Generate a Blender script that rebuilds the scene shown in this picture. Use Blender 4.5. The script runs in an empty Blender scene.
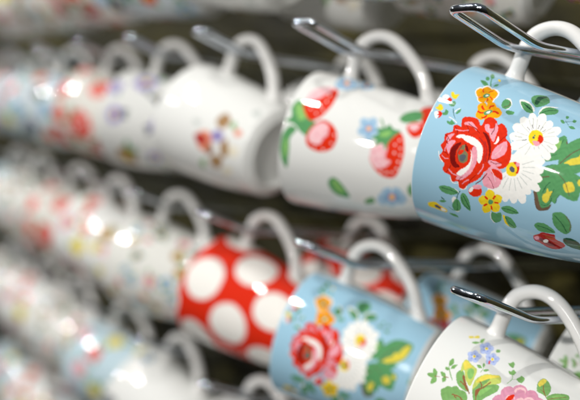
import bpy, math, random
import numpy as np
from mathutils import Matrix, Vector

S = bpy.context.scene
C = S.collection
R = math.radians

# ------------------------------------------------------------------ camera
SP = 0.149            # spacing of the hooks along a rail
RH = 0.1415            # spacing of the rails
FPX = 900.0
pit = math.atan(129 / FPX)
yaw = math.atan(554 * math.cos(pit) / FPX)
fw = Vector((-math.cos(yaw) * math.cos(pit), math.sin(yaw) * math.cos(pit), -math.sin(pit)))
rt = Vector((math.sin(yaw), math.cos(yaw), 0))
upv = rt.cross(fw)
cam_loc = Vector((0.33905, -0.30621, -0.03049))
cd = bpy.data.cameras.new('camera')
cam = bpy.data.objects.new('camera', cd)
C.objects.link(cam)
M = Matrix((rt, upv, -fw)).transposed().to_4x4()
M.translation = cam_loc
cam.matrix_world = M
cd.sensor_width = 36
cd.lens = FPX * 36 / 580
cd.clip_start = 0.01
cd.clip_end = 50
cd.dof.use_dof = True
cd.dof.focus_distance = 0.452
cd.dof.aperture_fstop = (cd.lens / 1000) / 0.0152
cd.dof.aperture_blades = 0
S.camera = cam

# ------------------------------------------------------------------ light
w = bpy.data.worlds.new('World')
S.world = w
w.use_nodes = True
nt = w.node_tree
bg = nt.nodes['Background']
tc = nt.nodes.new('ShaderNodeTexCoord')
sx = nt.nodes.new('ShaderNodeSeparateXYZ')
cr = nt.nodes.new('ShaderNodeValToRGB')
mr = nt.nodes.new('ShaderNodeMapRange')
mr.inputs[1].default_value = -1
mr.inputs[2].default_value = 1
nt.links.new(tc.outputs['Generated'], sx.inputs[0])
nt.links.new(sx.outputs['Z'], mr.inputs[0])
nt.links.new(mr.outputs[0], cr.inputs[0])
cr.color_ramp.elements[0].position = 0.15
cr.color_ramp.elements[0].color = (0.035, 0.033, 0.028, 1)
cr.color_ramp.elements[1].position = 0.95
cr.color_ramp.elements[1].color = (0.62, 0.66, 0.72, 1)
e = cr.color_ramp.elements.new(0.5)
e.color = (0.15, 0.147, 0.135, 1)
nt.links.new(cr.outputs[0], bg.inputs[0])
bg.inputs[1].default_value = 0.2


def lamp(name, loc, target, size, power, col=(1, 1, 1)):
    ld = bpy.data.lights.new(name, 'AREA')
    ld.shape = 'DISK'
    ld.size = size
    ld.energy = power
    ld.color = col
    o = bpy.data.objects.new(name, ld)
    C.objects.link(o)
    o.location = loc
    o.rotation_euler = (Vector(target) - Vector(loc)).to_track_quat('-Z', 'Y').to_euler()
    return o


MID = (-0.3, 0, -0.15)
lamp('ceiling_or_added_spot', (-1.05, -1.35, 1.65), (-0.2, 0, -0.1), 0.05, 13, (1, 0.99, 0.965))
lamp('ceiling_or_added_spot', (-0.10, -0.85, 1.9), (-0.1, 0, -0.1), 0.05, 16, (1, 0.99, 0.965))
lamp('ceiling_or_added_spot', (-3.2, -1.35, 0.9), (-0.6, 0, -0.1), 0.07, 21, (0.98, 0.99, 1))  # low spot added far left to put glints on the hook tips
for lx, ly, lz in ((-1.5, -2.2, 1.5), (-2.2, -1.8, 1.6), (-2.6, -0.8, 2.2), (-1.4, -0.9, 2.3), (-1.9, -1.2, 1.9)):
    lamp('ceiling_or_added_spot', (lx, ly, lz), (-0.6, 0, -0.1), 0.04, 2.6, (0.98, 0.99, 1))  # weak extra spots, added for glints on the far mugs
lamp('ceiling_or_added_spot', (1.0, -1.9, 0.75), (0, 0, -0.1), 0.05, 36, (1, 0.985, 0.96))  # added low frontal spot that brightens the handles, not a ceiling lamp
lamp('side_fill', (2.3, -1.7, 1.2), MID, 0.9, 24, (1, 0.99, 0.975))  # added soft fill from the right, stands for no real panel

S.view_settings.view_transform = 'Standard'
S.view_settings.look = 'None'
S.view_settings.exposure = -0.12
S.view_settings.gamma = 1.0


# ------------------------------------------------------------------ helpers
def link(o, parent=None):
    C.objects.link(o)
    if parent is not None:
        o.parent = parent
    return o


def tag(o, label=None, cat=None, group=None, kind=None):
    if label: o['label'] = label
    if cat: o['category'] = cat
    if group: o['group'] = group
    if kind: o['kind'] = kind
    return o


def new_mat(name, base=(0.8, 0.8, 0.8), rough=0.5, metal=0.0, attr=None, coat=0.0, bump=None, mottle=None):
    m = bpy.data.materials.new(name)
    m.use_nodes = True
    n = m.node_tree
    b = n.nodes['Principled BSDF']
    b.inputs['Base Color'].default_value = (*base, 1)
    b.inputs['Roughness'].default_value = rough
    b.inputs['Metallic'].default_value = metal
    b.inputs['Coat Weight'].default_value = coat
    b.inputs['Coat Roughness'].default_value = 0.04
    if attr:
        a = n.nodes.new('ShaderNodeAttribute')
        a.attribute_name = attr
        n.links.new(a.outputs['Color'], b.inputs['Base Color'])
    t = n.nodes.new('ShaderNodeTexCoord')
    if mottle:
        no = n.nodes.new('ShaderNodeTexNoise')
        no.inputs['Scale'].default_value = mottle[0]
        no.inputs['Detail'].default_value = 5
        n.links.new(t.outputs['Object'], no.inputs['Vector'])
        r_ = n.nodes.new('ShaderNodeValToRGB')
        r_.color_ramp.elements[0].position = 0.35
        r_.color_ramp.elements[1].position = 0.65
        r_.color_ramp.elements[0].color = (*base, 1)
        r_.color_ramp.elements[1].color = (*mottle[1], 1)
        n.links.new(no.outputs['Fac'], r_.inputs[0])
        n.links.new(r_.outputs[0], b.inputs['Base Color'])
    if bump:
        no = n.nodes.new('ShaderNodeTexNoise')
        no.inputs['Scale'].default_value = bump[0]
        no.inputs['Detail'].default_value = 2
        n.links.new(t.outputs['Object'], no.inputs['Vector'])
        bp = n.nodes.new('ShaderNodeBump')
        bp.inputs['Strength'].default_value = bump[1]
        bp.inputs['Distance'].default_value = bump[2]
        n.links.new(no.outputs['Fac'], bp.inputs['Height'])
        n.links.new(bp.outputs[0], b.inputs['Normal'])
        if coat: n.links.new(bp.outputs[0], b.inputs['Coat Normal'])
    return m


M_PRINT = new_mat('glazed_printed_china', attr='print', rough=0.045, coat=0.0, bump=(22, 0.16, 0.0008))
M_WHITE = new_mat('glazed_white_china', base=(0.80, 0.79, 0.765), rough=0.045, coat=0.0, bump=(40, 0.12, 0.0006))
M_CHROME = new_mat('chromed_wire', base=(0.62, 0.66, 0.72), rough=0.06, metal=1.0, bump=(140, 0.15, 0.0003))
M_RAIL = new_mat('brushed_rail', base=(0.07, 0.066, 0.05), rough=0.42, metal=1.0, bump=(90, 0.2, 0.0004))
M_WALL = new_mat('olive_painted_board', base=(0.014, 0.012, 0.003), rough=0.8, mottle=(7, (0.075, 0.062, 0.006)), bump=(200, 0.4, 0.0008))
M_FLOOR = new_mat('dark_floor', base=(0.05, 0.045, 0.04), rough=0.6, mottle=(5, (0.08, 0.07, 0.06)))


_n = M_CHROME.node_tree
_t = _n.nodes.new('ShaderNodeTexCoord'); _o = _n.nodes.new('ShaderNodeTexNoise'); _r = _n.nodes.new('ShaderNodeMapRange')
_o.inputs['Scale'].default_value = 260; _o.inputs['Detail'].default_value = 6
_n.links.new(_t.outputs['Object'], _o.inputs['Vector']); _n.links.new(_o.outputs['Fac'], _r.inputs[0])
_r.inputs[1].default_value = .45; _r.inputs[2].default_value = .75; _r.inputs[3].default_value = .05; _r.inputs[4].default_value = .30
_n.links.new(_r.outputs[0], _n.nodes['Principled BSDF'].inputs['Roughness'])


def mesh_np(name, verts, faces, mat, parent=None, smooth=True, cols=None):
    me = bpy.data.meshes.new(name)
    verts = np.asarray(verts, dtype=np.float32)
    faces = np.asarray(faces, dtype=np.int32)
    nv, nf = len(verts), len(faces)
    me.vertices.add(nv)
    me.vertices.foreach_set('co', verts.ravel())
    me.loops.add(nf * 4)
    me.loops.foreach_set('vertex_index', faces.ravel())
    me.polygons.add(nf)
    me.polygons.foreach_set('loop_start', np.arange(0, nf * 4, 4, dtype=np.int32))
    me.polygons.foreach_set('use_smooth', np.full(nf, smooth))
    me.update(calc_edges=True)
    if cols is not None:
        at = me.color_attributes.new('print', 'FLOAT_COLOR', 'POINT')
        c4 = np.ones((nv, 4), dtype=np.float32)
        c4[:, :3] = cols
        at.data.foreach_set('color', c4.ravel())
    me.materials.append(mat)
    o = bpy.data.objects.new(name, me)
    return link(o, parent)


def sweep(path, rad, ns=20, closed=False, rad2=None, ref=None):
    """tube round a path; rad, rad2 = radius along the frame's two directions (scalars or lists)"""
    P = np.array(path, float)
    n = len(P)
    T = (np.roll(P, -1, 0) - np.roll(P, 1, 0)) if closed else np.gradient(P, axis=0)
    T /= np.linalg.norm(T, axis=1)[:, None]
    ra = np.broadcast_to(rad, (n,))
    rb = ra if rad2 is None else np.broadcast_to(rad2, (n,))
    if ref is None:
        N = np.cross(T[0], (0.123, 0.456, 0.88))
        N /= np.linalg.norm(N)
    vs = []
    for i in range(n):
        if ref is not None:
            A = np.array(ref, float)
        else:
            N = N - T[i] * (N @ T[i])
            N /= np.linalg.norm(N)
            A = N
        B = np.cross(T[i], A)
        B /= np.linalg.norm(B)
        for k in range(ns):
            t = 2 * math.pi * k / ns
            vs.append(P[i] + A * math.cos(t) * ra[i] + B * math.sin(t) * rb[i])
    fs = []
    m = n if closed else n - 1
    for i in range(m):
        for k in range(ns):
            a = i * ns + k
            b = i * ns + (k + 1) % ns
            c = ((i + 1) % n) * ns + (k + 1) % ns
            d = ((i + 1) % n) * ns + k
            fs.append((a, d, c, b))
    return vs, fs


def smooth_path(pts, n=10, closed=False):
    P = [np.array(p, float) for p in pts]
    out = []
    L = len(P)
    for i in range(L if closed else L - 1):
        if closed:
            p0, p1, p2, p3 = P[i - 1], P[i], P[(i + 1) % L], P[(i + 2) % L]
        else:
            p1, p2 = P[i], P[i + 1]
            p0 = P[i - 1] if i > 0 else 2 * p1 - p2
            p3 = P[i + 2] if i + 2 < L else 2 * p2 - p1
        for k in range(n):
            t = k / n
            out.append(0.5 * (2 * p1 + (p2 - p0) * t + (2 * p0 - 5 * p1 + 4 * p2 - p3) * t * t + (3 * p1 - p0 - 3 * p2 + p3) * t ** 3))
    if not closed: out.append(P[-1])
    return out


# ------------------------------------------------------------------ the printed transfers: shapes painted in millimetres on the unrolled mug
LEN = 0.1000
RB, RT = 0.0405, 0.0425     # radius by the base, at the rim
CIRC = 264.0                # unrolled width, mm


def lin(h):
    c = [int(h[i:i + 2], 16) / 255 for i in (0, 2, 4)]
    return np.array([x / 12.92 if x <= .04045 else ((x + .055) / 1.055) ** 2.4 for x in c])


WHITE = lin('e9e9e5')


class Paint:
    def __init__(s, ground, k=4):
        s.k = k
        s.ground = np.array(ground, float)
        s.a = np.empty((int(101 * k), int(CIRC * k), 3))
        s.a[:] = ground

    def poly(s, pts, col, smooth=True):
        if smooth and len(pts) > 2: pts = smooth_path(pts, 6, True)
        P = np.array(pts, float) * s.k
        x0, y0 = np.floor(P.min(0)).astype(int) - 1
        x1, y1 = np.ceil(P.max(0)).astype(int) + 2
        x0 = max(x0, 0); y0 = max(y0, 0); x1 = min(x1, s.a.shape[1]); y1 = min(y1, s.a.shape[0])
        if x1 <= x0 or y1 <= y0: return
        cov = np.zeros((y1 - y0, x1 - x0))
        Q = np.roll(P, -1, 0)
        for ox in (.25, .75):
            for oy in (.25, .75):
                X = np.arange(x0, x1)[None, :] + ox
                Y = (np.arange(y0, y1) + oy)[:, None]
                ins = np.zeros(cov.shape, bool)
                for (ax, ay), (bx, by) in zip(P, Q):
                    if ay == by: continue
                    c = (ay > Y) != (by > Y)
                    ins ^= c & (X < (bx - ax) * (Y - ay) / (by - ay) + ax)
                cov += ins * .25
        reg = s.a[y0:y1, x0:x1]
        reg += (np.array(col) - reg) * cov[..., None]

    # petals are teardrops fanned round a centre
    def petal(s, c, ang, r0, r1, wd, col, blunt=.75):
        d = np.array((math.cos(ang), math.sin(ang))); q = np.array((-d[1], d[0])); c = np.array(c, float)
        m = r0 + (r1 - r0) * blunt
        s.poly([c + d * r0, c + d * (r0 + m) / 2 + q * wd * .38, c + d * m + q * wd * .5, c + d * r1, c + d * m - q * wd * .5, c + d * (r0 + m) / 2 - q * wd * .38], col)

    def disc(s, c, r, col, n=14, wob=0., seed=0):
        rr = random.Random(seed)
        s.poly([(c[0] + math.cos(2 * math.pi * i / n) * r * (1 + rr.uniform(-wob, wob)), c[1] + math.sin(2 * math.pi * i / n) * r * (1 + rr.uniform(-wob, wob))) for i in range(n)], col)

    def flower(s, c, r, n, col, mid, rot=0., ratio=1.15, edge=None):
        wd = 2 * math.pi * r * .62 / n * ratio
        for i in range(n):
            a = rot + 2 * math.pi * i / n
            if edge is not None: s.petal(c, a, 0, r * 1.1, wd * 1.2, edge, .68)
            s.petal(c, a, 0, r, wd, col, .68)
        s.disc(c, r * .28, mid)

    def leaf(s, c, ang, ln, wd, col, vein=None, tip=None):
        d = np.array((math.cos(ang), math.sin(ang))); q = np.array((-d[1], d[0])); c = np.array(c, float)
        s.poly([c, c + d * ln * .3 + q * wd * .45, c + d * ln * .6 + q * wd * .45, c + d * ln, c + d * ln * .6 - q * wd * .45, c + d * ln * .3 - q * wd * .45], col)
        if tip is not None:
            s.poly([c + d * ln * .35 + q * wd * .1, c + d * ln * .6 + q * wd * .36, c + d * ln * .9, c + d * ln * .6], tip)
        if vein is not None: s.line([c, c + d * ln * .5 + q * wd * .04, c + d * ln * .85], max(.28, wd * .07), vein)

    def line(s, pts, wd, col):
        P = smooth_path(pts, 6)
        P = np.array(P)
        T = np.gradient(P, axis=0); T /= np.linalg.norm(T, axis=1)[:, None] + 1e-9
        N = np.stack((-T[:, 1], T[:, 0]), 1) * wd / 2
        s.poly(list(P + N) + list((P - N)[::-1]), col, False)

    def rose(s, c, r, dark, lightc, seed=0, edge=None):
        rr = random.Random(seed)
        for i in range(9):
            a = i * 2 * math.pi / 9 + rr.uniform(-.15, .15)
            s.disc((c[0] + math.cos(a) * r * .68, c[1] + math.sin(a) * r * .68), r * .34, dark, 9, .12, seed + i)
        s.disc(c, r * .75, dark)
        for i in range(6):
            a = i * 1.05 + rr.uniform(-.2, .2)
            s.petal((c[0] + math.cos(a) * r * .38, c[1] + math.sin(a) * r * .38), a + .5, 0, r * .42, r * .3, lightc)
        s.disc(c, r * .42, dark, 10, .15, seed)
        s.disc((c[0] + r * .06, c[1]), r * .26, lightc, 9, .2, seed + 3)
        s.disc(c, r * .16, dark * .55)

    def sample(s, u, v):
        du = .09 * np.sin(u * 3.1 + 1.7 * np.sin(v * 2.3)) + .03 * np.sin(u * 7.3 + v * 5.1) + .02 * np.sin(v * 11.7 - u * 4.3)
        dv = .09 * np.sin(v * 3.4 + 1.9 * np.sin(u * 2.1)) + .03 * np.sin(v * 6.7 - u * 5.9) + .02 * np.sin(u * 12.1 + v * 3.7)
        c = s._sample(u + du, v + dv)
        c = .5 * c + .125 * (s._sample(u + du + .22, v + dv) + s._sample(u + du - .22, v + dv) + s._sample(u + du, v + dv + .22) + s._sample(u + du, v + dv - .22))
        ink = np.clip(np.abs(c - s.ground).max(1) * 3, 0, 1) * np.clip(np.abs(c - WHITE).max(1) * 3, .15, 1)
        grain = .05 * np.sin(u * .9 + 2 * np.sin(v * .5)) * np.sin(v * .8 + 1.4 * np.sin(u * .6)) + .03 * np.sin(u * 2.3 + 2.2 * np.sin(v * 1.3))
        return np.clip(c * (1 + (grain * ink * 1.3)[:, None]), 0, 1)

    def _sample(s, u, v):
        x = np.clip(u * s.k - .5, 0, s.a.shape[1] - 1.001); y = np.clip(v * s.k - .5, 0, s.a.shape[0] - 1.001)
        xi = x.astype(int); yi = y.astype(int); fx = (x - xi)[:, None]; fy = (y - yi)[:, None]
        a = s.a
        return (a[yi, xi] * (1 - fx) + a[yi, xi + 1] * fx) * (1 - fy) + (a[yi + 1, xi] * (1 - fx) + a[yi + 1, xi + 1] * fx) * fy


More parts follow.
